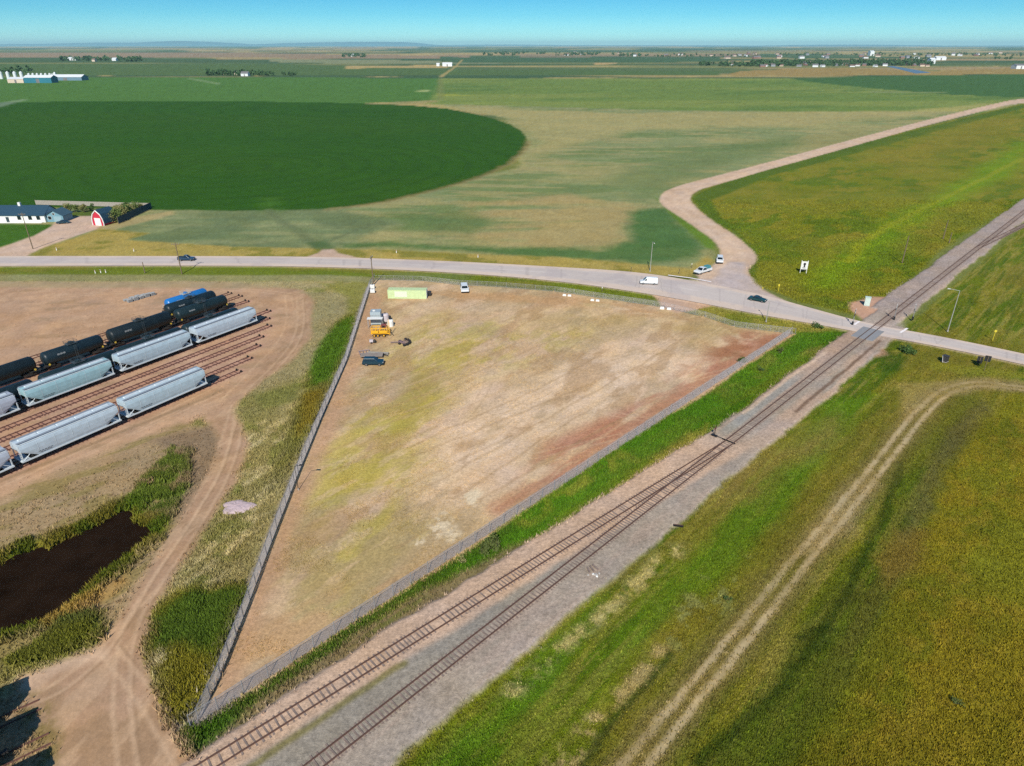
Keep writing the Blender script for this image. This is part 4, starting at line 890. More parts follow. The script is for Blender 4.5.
# ------------------------------------------------------------------ vehicles
GLASS = mat("dark_glass", (.012, .018, .022), .08, 0, None, 0, 0, .6); TYRE = mat("tyre", (.014, .014, .014), .85); RIM = mat("wheel_rim", S(160, 162, 166), .35, .7)
LAMPW = mat("headlight", S(235, 235, 230), .2); LAMPR = mat("taillight", (.3, .012, .012), .3); BUMP = mat("bumper_dark", (.02, .02, .022), .5)
def vehicle(kind, paint_, label, px, py, ang, cat, L=4.8, W=1.9, group="vehicles on the highway and the lot", zoff=None, roof=None):
    x, y = at(px, py); onroad = zoff is not None
    r = empty({"pickup": "pickup_truck", "van": "van", "suv": "parked_suv", "sedan": "car"}[kind], (x, y, zoff or 0), ang, label, cat, group)
    h = L / 2
    if kind == "sedan": low, cab = [(-h, .35), (-h, .78), (-h + .25, .95), (-h + 1.05, 1.0), (h - 1.5, .98), (h - .2, .78), (h, .6), (h, .35)], (-h + .95, -h + 1.75, h - 2.35, h - 1.45, .98, 1.46)
    elif kind == "suv": low, cab = [(-h, .42), (-h, .95), (-h + .1, 1.1), (h - 1.35, 1.12), (h - .15, .98), (h, .8), (h, .42)], (-h + .05, -h + .4, h - 2.0, h - 1.25, 1.1, 1.78)
    elif kind == "van": low, cab = [(-h, .42), (-h, 1.15), (h - 1.05, 1.2), (h - .12, .98), (h, .8), (h, .42)], (-h + .02, -h + .12, h - 1.85, h - .95, 1.18, 2.1)
    else: low, cab = [(-h, .5), (-h, 1.08), (-h + .05, 1.1), (h - 1.45, 1.14), (h - .15, 1.05), (h, .9), (h, .5)], (-.75, -.45, h - 2.25, h - 1.5, 1.12, 1.86)
    bd = MB().prism(low, -W / 2, W / 2).build("body", paint_, r, bevel=.07)
    x0, x1, x2, x3, z0, z1 = cab; wb, wt = W / 2 - .06, W / 2 - .24
    MB().loft([[(x0, -wb, z0), (x3, -wb, z0), (x3, wb, z0), (x0, wb, z0)], [(x1, -wt, z1), (x2, -wt, z1), (x2, wt, z1), (x1, wt, z1)]]).build("cabin", roof or paint_, r, bevel=.05)
    def lerp(a, b_, k): return tuple(a[i] + (b_[i] - a[i]) * k for i in range(3))
    def pane(a, b_, c, d, n, name):
        ks = []
        for (p, q_, s_, u_) in ((a, b_, d, c), (b_, a, c, d), (c, d, b_, a), (d, c, a, b_)): ks.append(None)
        cx = [sum(v[i] for v in (a, b_, c, d)) / 4 for i in range(3)]
        f4 = [lerp(cx, v, .86) for v in (a, b_, c, d)]
        f4o = [tuple(v[i] + n[i] * .02 for i in range(3)) for v in f4]
        MB().loft([f4, f4o]).build(name, GLASS, r)
    B = [(x0, -wb, z0), (x3, -wb, z0), (x3, wb, z0), (x0, wb, z0)]; Tp = [(x1, -wt, z1), (x2, -wt, z1), (x2, wt, z1), (x1, wt, z1)]
    pane(B[1], B[2], Tp[2], Tp[1], (.8, 0, .6), "windshield"); pane(B[3], B[0], Tp[0], Tp[3], (-.9, 0, .4), "rear_window")
    if kind == "van":
        xm = x3 - 1.5; t_ = lambda xx, k: xx
        for sy in (-1, 1):
            MB().loft([[(x3 - 1.0, sy * (wb - .02), z0 + .08), (x3 - .2, sy * (wb - .02), z0 + .08), (x2 - .02, sy * (wt + .06), z1 - .2), (x3 - 1.0, sy * (wt + .06), z1 - .2)], [(x3 - 1.0, sy * (wb + .015), z0 + .08), (x3 - .2, sy * (wb + .015), z0 + .08), (x2 - .02, sy * (wt + .09), z1 - .2), (x3 - 1.0, sy * (wt + .09), z1 - .2)]]).build("side_window", GLASS, r)
    else:
        pane(B[0], B[1], Tp[1], Tp[0], (0, -1, .3), "side_window"); pane(B[2], B[3], Tp[3], Tp[2], (0, 1, .3), "side_window")
    if kind == "pickup":
        mb = MB(); mb.box(((-h - .75) / 2 - .02, 0, 1.1), (h - .95, W - .3, .1)); mb.build("bed_floor", BUMP, r)
        for sy in (-1, 1): MB().box(((-h - .75) / 2, sy * (W / 2 - .07), 1.2), (h - .8, .1, .22)).build("bed_side", paint_, r)
        MB().box((-h + .05, 0, 1.2), (.08, W - .26, .22)).build("tailgate", paint_, r)
    rw = .36 if kind in ("suv", "pickup") else .33
    for sx in (-1, 1):
        for sy in (-1, 1):
            c_ = (sx * h * .62 + (.05 if sx > 0 else 0), sy * (W / 2 - .11), rw)
            w_ = MB().lathe([(rw * .9, -.12), (rw, -.08), (rw, .08), (rw * .9, .12)], c_, 'Y', 18).build("wheel", TYRE, r)
            MB().lathe([(rw * .58, -.135), (rw * .6, .135)], c_, 'Y', 14).build("rim", RIM, w_)
        for sy in (-1, 1): MB().box((sx * (h - .03), sy * (W / 2 - .28), .74 if kind in ("sedan",) else .84), (.09, .36, .16)).build("headlight" if sx > 0 else "taillight", LAMPW if sx > 0 else LAMPR, r)
        MB().box((sx * (h + .02), 0, .48), (.14, W - .1, .2)).build("bumper", BUMP, r)
    for sy in (-1, 1): MB().box((x3 - .25, sy * (W / 2 + .08), z0 + .12), (.12, .22, .15)).build("mirror", paint_, r)
    return r
pt = lambda nm, c: mat(nm, c, .28, .1, None, 0, 0, .6)
vehicle("pickup", pt("paint_navy", S(40, 70, 96)), "dark blue pickup driving on the highway above the rail yard", 187, 261.5, math.pi * 0, "pickup truck", 5.4, zoff=.372)
vehicle("van", pt("paint_white", S(236, 240, 242)), "white van driving on the highway near the lot entrance", 648.5, 285, R(188 - 15), "van", 5.3, 2.0, zoff=.372)
vehicle("sedan", pt("paint_green", S(20, 66, 70)), "dark green sedan on the highway at the gravel road junction", 757, 302, R(-35), "car", 4.9, zoff=.372)
vehicle("suv", pt("paint_white", 0), "white car with dark glass waiting on the gravel road", 719.5, 262.5, R(-105), "car", 5.6, 2.2, zoff=.3)
vehicle("suv", pt("paint_teal", S(24, 62, 78)), "dark teal car parked in the lot below the yellow machine", 373.5, 364.5, 0, "car", 4.8)
vehicle("suv", pt("paint_white", 0), "white car parked in the lot near the highway fence", 464.5, 290.5, R(-82), "car", 5.6, 2.3)
tr = vehicle("pickup", pt("paint_white", 0), "white pickup with a teal load, turning off the gravel road", 702.5, 273.5, R(218), "pickup truck", 6.6, 2.3, zoff=.33)
lx, ly = 702.5, 273.5
lo_ = tag(MB().box((0, 0, .42), (2.2, 1.6, .9), taper=.85).build("cargo_crate", mat("teal_tarp", S(70, 138, 146), .7, 0, 3, .2), bevel=.06), "teal covered load lying in the bed of the white pickup", "crate")
lp = at(lx, ly); lo_.location = (lp[0] - 2.0 * math.cos(R(218)), lp[1] - 2.0 * math.sin(R(218)), .33 + 1.16); lo_.rotation_euler = (0, 0, R(218))

# ------------------------------------------------------------------ things in the lot
def bolt_box(name, m, c, d, parent, **k): return MB().box(c, d, **k).build(name, m, parent, bevel=.03)
gx0 = at(388, 298.5); gx1 = at(426.5, 298.9); ga = math.atan2(gx1[1] - gx0[1], gx1[0] - gx0[0]); gl_ = math.hypot(gx1[0] - gx0[0], gx1[1] - gx0[1])
GRN = mat("pale_green_paint", S(204, 224, 170), .55, 0, 1.2, .12); WHT = mat("white_paint", S(238, 238, 234), .5, 0, 2, .1)
ct = empty("shipping_container", (*gx0, 0), ga, "long pale green container standing alone in the upper part of the lot", "container")
mb = MB(); n = 76; zz = []
for i in range(n):                                        # corrugated long walls, trapezoid ribs
    x = gl_ * i / (n - 1); zz.append((x, .0 if (i // 2) % 2 else .05))
mb.loft([[(x, y, z) for x, y in zz] + [(x, 2.44 - y, z) for x, y in zz[::-1]] for z in (.16, 2.5)]); mb.build("wall", GRN, ct)
mb = MB(); mb.loft([[(0, -.02, z), (gl_, -.02, z), (gl_, 2.46, z), (0, 2.46, z)] for z in (2.502, 2.58)])
for i in range(24): mb.box((gl_ * (i + .5) / 24, 1.22, 2.6), (gl_ / 48, 2.3, .035))
mb.build("roof", GRN, ct)
for x in (.08, gl_ - .08):
    for y in (.06, 2.38): MB().box((x, y, 1.3), (.18, .18, 2.6)).build("corner_post", GRN, ct)
for y in (.02, 2.42): MB().box((gl_ / 2, y, .1), (gl_, .12, .16)).build("bottom_rail", GRN, ct)
for k in (.62, 1.82):
    dr = MB().box((gl_ + .04, k, 1.3), (.06, 1.16, 2.25)).build("door", WHT, ct)
    for d_ in (-.28, .28): MB().tube((gl_ + .1, k + d_, .25), (gl_ + .1, k + d_, 2.4), .03, n=6).build("lock_bar", POSTM, dr)
MB().box((gl_ * .34, -.035, 1.35), (3.6, .04, 1.7)).build("panel", mat("worn_green_white", S(222, 230, 208), .6, 0, 2, .1), ct, label="whiter patch on the long green wall")
gp_ = at(429.5, 295.5); gn = empty("generator", (*gp_, 0), ga, "small dark generator at the right end of the green container", "generator")
bolt_box("housing", BUMP, (0, 0, .75), (1.1, 1.1, 1.0), gn); MB().tube((.2, 0, 1.2), (.2, 0, 1.65), .06).build("exhaust", DARK, gn)
for sx in (-1, 1): MB().box((0, sx * .45, .13), (1.3, .12, .26)).build("skid", DARK, gn)
# yellow rig
yx, yy = at(380.5, 337); YEL = mat("machine_yellow", S(240, 178, 34), .45, 0, 2, .15); RED = mat("engine_red", S(136, 70, 60), .6, 0, 3, .3)
rg_ = empty("drilling_rig", (yx, yy, 0), R(3), "yellow framed machine on wheels with a red engine and short mast", "machine")
mb = MB()
for sy in (0, 1.7):
    mb.box((0, sy, .95), (4.7, .18, .26)); mb.box((-.2, sy, 2.35), (4.1, .14, .16))
    for x in (-2.2, -1.1, 0, 1.1, 1.8): mb.box((x, sy, 1.65), (.15, .15, 1.3))
for x in (-2.2, 0, 1.8): mb.box((x, .85, .95), (.16, 1.6, .2)); mb.box((x, .85, 2.35), (.14, 1.6, .14))
mb.build("frame", YEL, rg_)
for x0_, w0 in ((-1.25, 1.7), (.75, 2.0)): MB().box((x0_, -.13, 1.42), (w0, .34, .62)).build("tool_box", YEL, rg_, bevel=.04)
MB().box((-.5, .9, 1.25), (2.8, 1.2, .5)).build("tank", YEL, rg_, bevel=.05)
en = MB().box((.95, .7, 2.75), (1.25, 1.0, .85)).build("engine", RED, rg_, bevel=.08); MB().tube((1.2, .9, 3.1), (1.2, .9, 3.9), .07).build("exhaust", DARK, en); MB().box((.95, .18, 2.7), (.7, .06, .6)).build("grille", DARK, en)
mb = MB()
for dx in (-.12, .12): mb.tube((2.3 + dx, .2, .3), (2.3 + dx, .2, 4.6), .05)
for k in range(10): mb.tube((2.18, .2, .5 + k * .42), (2.42, .2, .7 + k * .42), .03, n=5)
mb.build("mast", YEL, rg_)
MB().tube((2.5, .2, 1.3), (3.3, .2, .3), .08).build("stabiliser", DARK, rg_)
for x in (-1.5, -.6, .9):
    for y in (-.1, 1.8):
        w_ = MB().lathe([(.36, -.14), (.42, -.08), (.42, .08), (.36, .14)], (x, y, .42), 'Y', 16).build("wheel", TYRE, rg_); MB().lathe([(.2, -.15), (.2, .15)], (x, y, .42), 'Y', 10).build("rim", YEL, w_)
tx, ty = at(375.5, 328.4); tb = empty("work_platform", (tx, ty, 0), R(2), "white topped platform between the grey tank and yellow machine", "platform")
MB().box((0, .6, 2.6), (4.0, 1.5, .12)).build("deck", WHT, tb, bevel=.02)
for x in (-1.85, 1.85):
    for y in (0, 1.2): MB().box((x, y, 1.3), (.1, .1, 2.55)).build("leg", POSTM, tb)
gx, gy = at(376.2, 325.6); GTK = mat("tank_grey", S(172, 186, 192), .5, .1, 2, .12)
gt = empty("storage_tank", (gx, gy, 0), R(3), "square grey storage bin standing behind the yellow machine", "storage bin")
MB().box((0, 1.3, 2.0), (2.7, 2.5, 3.4)).build("bin", GTK, gt, bevel=.05)
for x in (-1.15, 1.15):
    for y in (.2, 2.4): MB().box((x, y, .16), (.2, .2, .32)).build("leg", POSTM, gt)
for z in (.9, 1.9, 2.9): MB().box((0, 1.3, z), (2.78, 2.58, .1)).build("band", POSTM, gt)
MB().lathe([(.4, 0), (.4, .15), (.1, .2)], (-.4, 1.2, 3.7), 'Z', 14).build("hatch", WHT, gt)
for px, py, r_, h_, lab in ((390.6, 326, .8, 1.5, "white round water tank with domed lid right of the yellow machine"), (385.5, 320.5, .95, 1.7, "pale lilac round tank right behind the square grey bin")):
    x, y = at(px, py); wt = empty("water_tank", (x, y, 0), 0, lab, "water tank"); MB().lathe([(r_, 0), (r_, h_), (r_ * .85, h_ + .2), (r_ * .35, h_ + .38)], (0, 0, 0), 'Z', 22).build("tank", WHT if r_ < .9 else mat("lilac_white", S(206, 196, 200), .6), wt, smooth=False)
    MB().lathe([(.26, 0), (.28, .12), (.1, .16)], (0, 0, h_ + .36), 'Z', 12).build("lid", DARK, wt)
    MB().tube((r_ - .05, 0, .25), (r_ + .3, 0, .25), .06).build("outlet", DARK, wt)
x, y = at(389.7, 320); dm = empty("fuel_drum", (x, y, 0), 0, "black drum standing behind the white round water tank", "drum"); MB().lathe([(.42, 0), (.44, .02), (.44, .45), (.46, .5), (.44, .55), (.44, 1.1), (.42, 1.14)], (0, 0, 0), 'Z', 18).build("barrel", DARK, dm); MB().lathe([(.07, 0), (.07, .05)], (.2, 0, 1.14), 'Z', 8).build("cap", POSTM, dm)
# farm implement: fanned harrow
LIL = mat("oxide_lilac", S(140, 116, 120), .7, .2, 3, .25)
x, y = at(401, 343.5); hr = empty("harrow", (x, y, 0), R(2), "rusty purple harrow with fanned bars lying right of the yellow machine", "implement")
mb = MB()
for k in range(7): a = R(-62 + k * 21); mb.tube((0, 0, .35), (2.2 * math.cos(a), 2.2 * math.sin(a), .3), .07, n=6)
mb.tube((0, 0, .45), (-2.6, 0, .4), .1); mb.box((-.2, 0, .5), (1.0, .8, .3)); mb.build("frame", LIL, hr)
for k in range(7):
    a = R(-62 + k * 21); MB().lathe([(.1, -.05), (.38, 0), (.1, .05)], (2.2 * math.cos(a), 2.2 * math.sin(a), .38), 'Y', 14).build("disc", DARK, hr)
for sy in (-1, 1): MB().lathe([(.3, -.1), (.34, 0), (.3, .1)], (-.3, sy * .75, .34), 'Y', 14).build("wheel", TYRE, hr)
# flat trailer, pipes, crate
x, y = at(372, 357.5); tl = empty("flatbed_trailer", (x, y, 0), R(3), "low grey flatbed trailer right behind the dark teal car", "trailer")
mb = MB(); mb.box((0, 0, .72), (5.2, 2.1, .12)); 
for sy in (-1, 1): mb.box((0, sy * .8, .6), (5.2, .1, .16))
mb.build("bed", mat("trailer_grey", S(164, 150, 138), .7, .2, 2, .25), tl); mb = MB(); mb.tube((2.6, .7, .6), (3.8, 0, .5), .06); mb.tube((2.6, -.7, .6), (3.8, 0, .5), .06); mb.build("drawbar", DARK, tl)
for sx in (-.45, .45):
    for sy in (-1.1, 1.1): MB().lathe([(.3, -.1), (.34, -.06), (.34, .06), (.3, .1)], (sx - .4, sy, .34), 'Y', 16).build("wheel", TYRE, tl)
x, y = at(378.5, 354.2); pb_ = empty("pipe_bundle", (x, y, 0), R(-6), "bundle of long grey pipes lying behind the flatbed trailer", "pipes")
for k, (dy, dz) in enumerate(((-.3, .16), (0, .16), (.3, .16), (-.15, .42), (.15, .42))): MB().tube((-2.5, dy, dz), (2.5, dy, dz), .15, n=10).build("pipe", mat("pipe_grey", S(150, 146, 138), .5, .3, 2, .15), pb_)
x, y = at(364.5, 353); cr = empty("scrap_frame", (x, y, 0), R(20), "lilac grey metal frame lying by the fence left of the flatbed trailer", "metal frame")
mb = MB()
for a in (-.9, .9): mb.box((0, a, .35), (2.6, .12, .12)); mb.box((a * 1.3, 0, .35), (.12, 1.8, .12)); mb.box((a * .4, 0, .36), (.1, 1.8, .1))
mb.build("frame", mat("lilac_steel", S(176, 158, 160), .6, .2), cr)
for a in (-1.2, 1.2):
    for b_ in (-.85, .85): MB().box((a, b_, .15), (.1, .1, .3)).build("leg", LIL, cr)
x, y = at(372.3, 343); cm = empty("compressor", (x, y, 0), R(10), "small dark compressor with a pale cover below the yellow machine", "compressor")
MB().box((-.2, 0, .6), (.9, .8, .6)).build("cover", mat("lilac_white", 0), cm, bevel=.08); MB().lathe([(.1, -.5), (.3, -.4), (.3, .4), (.1, .5)], (.6, 0, .5), 'Y', 14).build("air_tank", DARK, cm)
for sy in (-1, 1): MB().lathe([(.2, -.06), (.24, 0), (.2, .06)], (-.2, sy * .5, .24), 'Y', 12).build("wheel", TYRE, cm)
for px, py, lab in ((372.5, 288.6, "white plastic tote beside the utility pole, farther of two"), (372.8, 293, "white plastic tote beside the utility pole, nearer of two")):
    x, y = at(px, py); o = empty("liquid_tote", (x, y, 0), R(6), lab, "tote"); MB().box((0, 0, .72), (1.35, 1.1, 1.0)).build("tank", WHT, o, bevel=.08); MB().box((0, 0, .11), (1.4, 1.15, .2)).build("pallet", WOOD, o); MB().lathe([(.14, 0), (.14, .08)], (0, 0, 1.22), 'Z', 10).build("lid", DARK, o)
    mb = MB()
    for z in (.5, .9): 
        for sx in (-.69, .69): mb.tube((sx, -.56, z), (sx, .56, z), .025, n=5)
        for sy in (-.56, .56): mb.tube((-.69, sy, z), (.69, sy, z), .025, n=5)
    mb.build("cage", POSTM, o)
x, y = at(665.5, 309.3); pk = empty("concrete_blocks", (x, y, 0), R(-12), "pair of white concrete barrier blocks at the lot entrance", "barrier blocks")
for dx, s_ in ((-.95, 1), (.95, .85)): MB().box((dx, 0, .33 * s_), (1.25, .6, .66 * s_), taper=.8).build("block", WHT, pk, bevel=.04)
for px, py, lab in ((567, 296, "long white block lying inside the highway fence, farther left of two"), (595, 301, "white block lying inside the highway fence, closer to the lot entrance")):
    x, y = at(px, py); o = empty("concrete_blocks", (x, y, 0), R(-14), lab, "barrier blocks")
    for dx in (-.75, .75): MB().box((dx, 0, .25), (1.1, .55, .5), taper=.82).build("block", WHT, o, bevel=.04)
# stacked pallets in the yard
PAL = mat("pallet_grey", S(176, 178, 178), .8, 0, 3, .3)
k = 0
for i in range(5):
    for j in range(2):
        bx_, by_ = at(130, 302); x = bx_ + i * 1.75 * YTX * 1.0 - j * 1.9 * YTY; y = by_ + i * 1.75 * YTY + j * 1.9 * YTX
        s_ = empty("pallet_stack", (x, y, 0), YT + random.uniform(-.12, .12), "stack of grey pallets in the yard, " + ["nearest of five", "second of five", "third of five", "fourth of five", "farthest of five"][i] + (" in the right hand row" if j == 0 else " in the left hand row"), "pallet stack", "pallet stacks in the rail yard")
        for q_ in range([5, 3, 6, 4, 5, 4, 6, 3, 5, 2][i * 2 + j]):
            mb = MB(); z = q_ * .17; rz_ = random.uniform(-.08, .08)
            for d_ in (-.42, 0, .42): mb.box((0, d_, z + .06), (1.25, .12, .1), 0)
            for d_ in range(6): mb.box((-.55 + d_ * .22, 0, z + .13), (.16, 1.1, .03), 0)
            o = mb.build("pallet", PAL, s_); o.rotation_euler = (0, 0, rz_)
# billboard in the grass
x, y = at(803, 273.2); bb = empty("roadside_sign", (x, y, 0), R(-12), "white roadside sign board with a dark emblem on two posts", "sign")
MB().box((0, 0, 2.6), (2.1, .12, 2.6)).build("panel", WHT, bb, bevel=.02)
mb = MB()
mb.loft([[(.0 + .42 * math.cos(t_) , y_, 3.05 + .4 * math.sin(t_)) for t_ in np.linspace(0, 2 * math.pi, 14)[:-1]] for y_ in (-.064, -.072)])
mb.box((.0, -.068, 2.35), (.5, .008, .7)); mb.box((-.05, -.068, 1.75), (1.0, .008, .2)); mb.build("emblem", BUMP, bb)
MB().box((0, 0, 1.1), (1.7, .1, .32)).build("lower_panel", BUMP, bb)
for sx in (-.95, .95): MB().box((sx, .12, 2.1), (.16, .14, 4.2)).build("post", WHT, bb)
# crossing equipment
def crossing_signal(px, py, rz, label):
    x, y = at(px, py); r = empty("crossing_signal", (x, y, .3), rz, label, "crossing signal", "signals at the rail crossing")
    MB().tube((0, 0, 0), (0, 0, 4.3), .09, .07).build("mast", POSTM, r)
    for a in (-45, 45): MB().box((0, -.1 - .02 * (a > 0), 3.9), (1.5, .03, .22), ry=R(a)).build("crossbuck_blade", WHT, r)
    for sx in (-.38, .38):
        bk = MB().lathe([(.34, 0), (.34, .03)], (sx, -.12, 2.9), 'Y', 16).build("backing_disc", DARK, r); MB().lathe([(.16, -.04), (.12, 0)], (sx, -.13, 2.9), 'Y', 12).build("lens", LAMPR, bk)
    MB().box((0, -.06, 2.9), (.8, .08, .08)).build("bracket", DARK, r); MB().box((0, 0, .5), (.45, .45, .9)).build("gate_motor", DARK, r, bevel=.03)
    return r
crossing_signal(852, 326, R(60), "crossing signal with white crossed blades left of the rail crossing")
crossing_signal(893.5, 321, R(-120), "dark crossing signal close to the track right of the rail crossing")
crossing_signal(912, 321, R(-120), "crossing signal at the grass edge right of the ballast")
def cabinet(px, py, w_, d_, h_, rz, m, label):
    x, y = at(px, py); r = empty("signal_cabinet", (x, y, 0), rz, label, "cabinet"); MB().box((0, 0, h_ / 2 + .12), (w_, d_, h_)).build("box", m, r, bevel=.03); MB().box((0, 0, h_ + .18), (w_ + .15, d_ + .15, .1)).build("roof", m, r)
    MB().box((0, 0, .06), (w_ + .1, d_ + .1, .12)).build("plinth", mat("concrete", 0), r); MB().box((0, -d_ / 2 - .02, h_ / 2 + .12), (w_ * .7, .03, h_ * .8)).build("door", m, r)
cabinet(866.5, 305.5, 1.4, 1.2, 2.3, R(-25), mat("cabinet_mint", S(206, 224, 214), .5, 0, 2, .08), "pale mint cabinet on a gravel pad beside the rail crossing")
cabinet(944.5, 361.5, 1.1, 1.1, 1.3, R(30), mat("hut_white_black", S(60, 58, 58), .6), "dark low cabinet in the grass right of the rail crossing")
x, y = at(941.8, 361.8); o = empty("white_panel", (x, y, 0), R(60), "white board leaning at the left side of the dark low cabinet", "board"); MB().box((0, 0, .75), (1.2, .08, 1.5), rx=R(-12)).build("board", WHT, o); MB().box((0, .1, .3), (1.3, .08, .12)).build("batten", WOOD, o)
def sign(px, py, h_, w_, sh, rz, m, label, mp=WOOD):
    x, y = at(px, py); r = empty("road_sign", (x, y, 0), rz, label, "road sign", "signs beside the highway"); MB().tube((0, 0, 0), (0, 0, h_), .07).build("post", mp, r); MB().box((0, -.09, h_ - sh / 2), (w_, .04, sh)).build("panel", m, r); MB().box((0, -.05, h_ - sh / 2), (.1, .06, sh * .8)).build("bracket", mp, r)
sign(984, 370.5, 3.6, 1.2, 1.4, R(150), BUMP, "dark backed road sign on a pale post in the grass at right")
sign(978.5, 364.5, 2.0, 1.1, 1.7, R(150), BUMP, "dark board left of the pale sign post in the grass at right")
sign(992.5, 340.5, 2.8, .5, .5, R(-20), mat("marker_yellow", S(226, 206, 60), .6), "tall yellow marker post in the grass right of the street lamp", mat("marker_yellow", 0))
sign(778, 292, 2.5, .45, .7, R(-30), mat("marker_yellow", 0), "small yellow marker sign in the grass below the sign board", mat("marker_yellow", 0))
sign(762.5, 290.5, 1.0, .25, .35, R(-30), mat("marker_yellow", 0), "tiny yellow marker at the grass edge near the green sedan", mat("marker_yellow", 0))
for px, py, lab in ((679, 274, "thin post with a small plate beside the highway left of the turning pickup"), (691.5, 268, "thin white post in dry grass just left of the turning pickup"), (631, 272, "dark thin post on the verge left of the highway lamp"), (602, 292, "dark thin post on the green verge below the white van")):
    sign(px, py, 1.6, .2, .4, R(-10), WHT if "white" in lab else BUMP, lab)
for k, (px, py, lab) in enumerate([(56.8, 250.5, "leftmost white marker post on the dry grass beside the driveway"), (134, 251.5, "white marker post on the dry grass between driveway and dark pickup"), (95.5, 273.5, "first of three white marker posts on the green verge above the yard"), (101, 273, "middle of three white marker posts on the green verge above the yard"), (106, 272.8, "last of three white marker posts on the green verge above the yard"), (396.5, 253, "white marker post beyond the highway above the utility pole"), (478, 257.5, "white marker post beyond the highway above the parked white car")]):
    x, y = at(px, py); o = empty("marker_post", (x, y, 0), 0, lab, "marker post", "white marker posts along the highway"); MB().box((0, 0, .55), (.22, .12, 1.1)).build("post", WHT, o); MB().box((0, -.07, .9), (.2, .03, .2)).build("reflector", LAMPR, o)
# odds and ends by the line
x, y = rail(78, 39.3); o = empty("rail_offcut", (x, y, .3), R(-10), "short dark length of rail lying on the ballast edge", "rail piece"); MB().box((0, 0, .12), (1.5, .3, .24)).build("bar", DARK, o); MB().box((0, 0, .27), (1.4, .12, .08)).build("head", RUST, o)
x, y = at(593.5, 577); o = empty("rubble_pile", (x, y, .3), 0, "small pile of pale rubble and old ties beside the ballast", "rubble pile")
for k in range(7): MB().box((random.uniform(-.8, .8), random.uniform(-.4, .4), .1), (random.uniform(.25, .55), random.uniform(.2, .4), .24), random.uniform(0, 3), .7).build("lump", WHT if k % 3 == 0 else mat("concrete", 0), o, bevel=.05)
for k in range(3): MB().box((-.6 + k * .5, .9 + k * .3, .14), (1.2, .22, .2), R(100 + 12 * k)).build("old_tie", TIE, o)
# flat heap of pale gravel
x, y = at(237.5, 507); nx = 26; rr = random.Random(4); mb = MB(); ring0 = []
prof = [(1.0, 0), (.93, .16), (.8, .30), (.6, .38), (.35, .42), (.12, .43)]
rings = []
for s_, z in prof:
    rg2 = []
    for i in range(nx):
        a = 2 * math.pi * i / nx; k = 1 + .12 * math.sin(3 * a + 1) + .08 * math.sin(5 * a); rg2.append((2.6 * s_ * k * math.cos(a), 1.9 * s_ * k * math.sin(a), z + rr.uniform(-.04, .04) * (z > 0) - .05))
    rings.append(rg2)
mb.loft(rings); o = mb.build("gravel_heap", mat("pale_gravel", S(200, 178, 180), .95, 0, 2.2, .2, .1)); o.location = (x, y, 0); tag(o, "low round heap of pale gravel between the earth road and fence", "gravel heap")
# ------------------------------------------------------------------ homestead
def gable_block(parent, x0, x1, y0, y1, h, rise, wm_, rm_, over=.4, axis='x', names=("wall", "roof")):
    mb = MB()
    if axis == 'x':
        ym = (y0 + y1) / 2; mb.loft([[(x, y0, 0), (x, y1, 0), (x, y1, h), (x, ym, h + rise), (x, y0, h)] for x in (x0, x1)])
    else:
        xm = (x0 + x1) / 2; mb.loft([[(x0, y, 0), (x1, y, 0), (x1, y, h), (xm, y, h + rise), (x0, y, h)] for y in (y0, y1)])
    w_ = mb.build(names[0], wm_, parent); mb = MB(); th = .14
    if axis == 'x':
        ym = (y0 + y1) / 2; k = rise / (ym - y0); e = over
        prof = [(y0 - e, h - k * e + .03), (ym, h + rise + .03), (y1 + e, h - k * e + .03), (y1 + e, h - k * e + .03 + th), (ym, h + rise + .05 + th), (y0 - e, h - k * e + .03 + th)]
        mb.loft([[(x, y, z) for y, z in prof] for x in (x0 - e, x1 + e)])
    else:
        xm = (x0 + x1) / 2; k = rise / (xm - x0); e = over
        prof = [(x0 - e, h - k * e + .03), (xm, h + rise + .03), (x1 + e, h - k * e + .03), (x1 + e, h - k * e + .03 + th), (xm, h + rise + .05 + th), (x0 - e, h - k * e + .03 + th)]
        mb.loft([[(x, y, z) for x, z in prof] for y in (y0 - e, y1 + e)])
    return w_, mb.build(names[1], rm_, parent)
ROOFB = mat("roof_shingle_blue", S(26, 66, 88), .8, 0, 3, .2); SID = mat("siding_teal", S(118, 160, 176), .6, 0, 2, .1)
def window(parent, c, w_, h_, ny=-1, ax='y'):
    d1 = (w_ + .2, .08, h_ + .2) if ax == 'y' else (.08, w_ + .2, h_ + .2); d2 = (w_, .04, h_) if ax == 'y' else (.04, w_, h_)
    f_ = MB().box(c, d1).build("window", WHT, parent); o_ = (0, ny * .05, 0) if ax == 'y' else (ny * .05, 0, 0)
    MB().box((c[0] + o_[0], c[1] + o_[1], c[2]), d2).build("pane", GLASS, f_)
hx0, hy0 = at(46, 222.5); hs_ = empty("farmhouse", (hx0, hy0, 0), 0, "long white farmhouse with dark blue roof and teal gable end", "house")
wl_, rf = gable_block(hs_, -36, 0, 0, 9.5, 3.1, 2.9, WHT, ROOFB)
for x in (-33, -29, -25, -20.5, -10.5, -6, -2.6): window(hs_, (x, -.04, 1.9), 1.5, 1.5)
MB().box((-15.5, -.06, 1.15), (1.2, .1, 2.2)).build("door", mat("door_dark", (.03, .05, .06), .5), hs_)
MB().box((-12, 4.75, 6.2), (1.0, 1.0, 2.2)).build("chimney", WHT, rf); MB().box((-28, 2.5, 5.4), (.5, .5, 1.2)).build("vent", WHT, rf)
gable_block(hs_, -.2, 7.0, 1.0, 7.6, 2.6, 2.0, SID, mat("roof_grey_teal", S(60, 92, 108), .8, 0, 3, .2), .4, 'y', ("garage_wall", "garage_roof"))
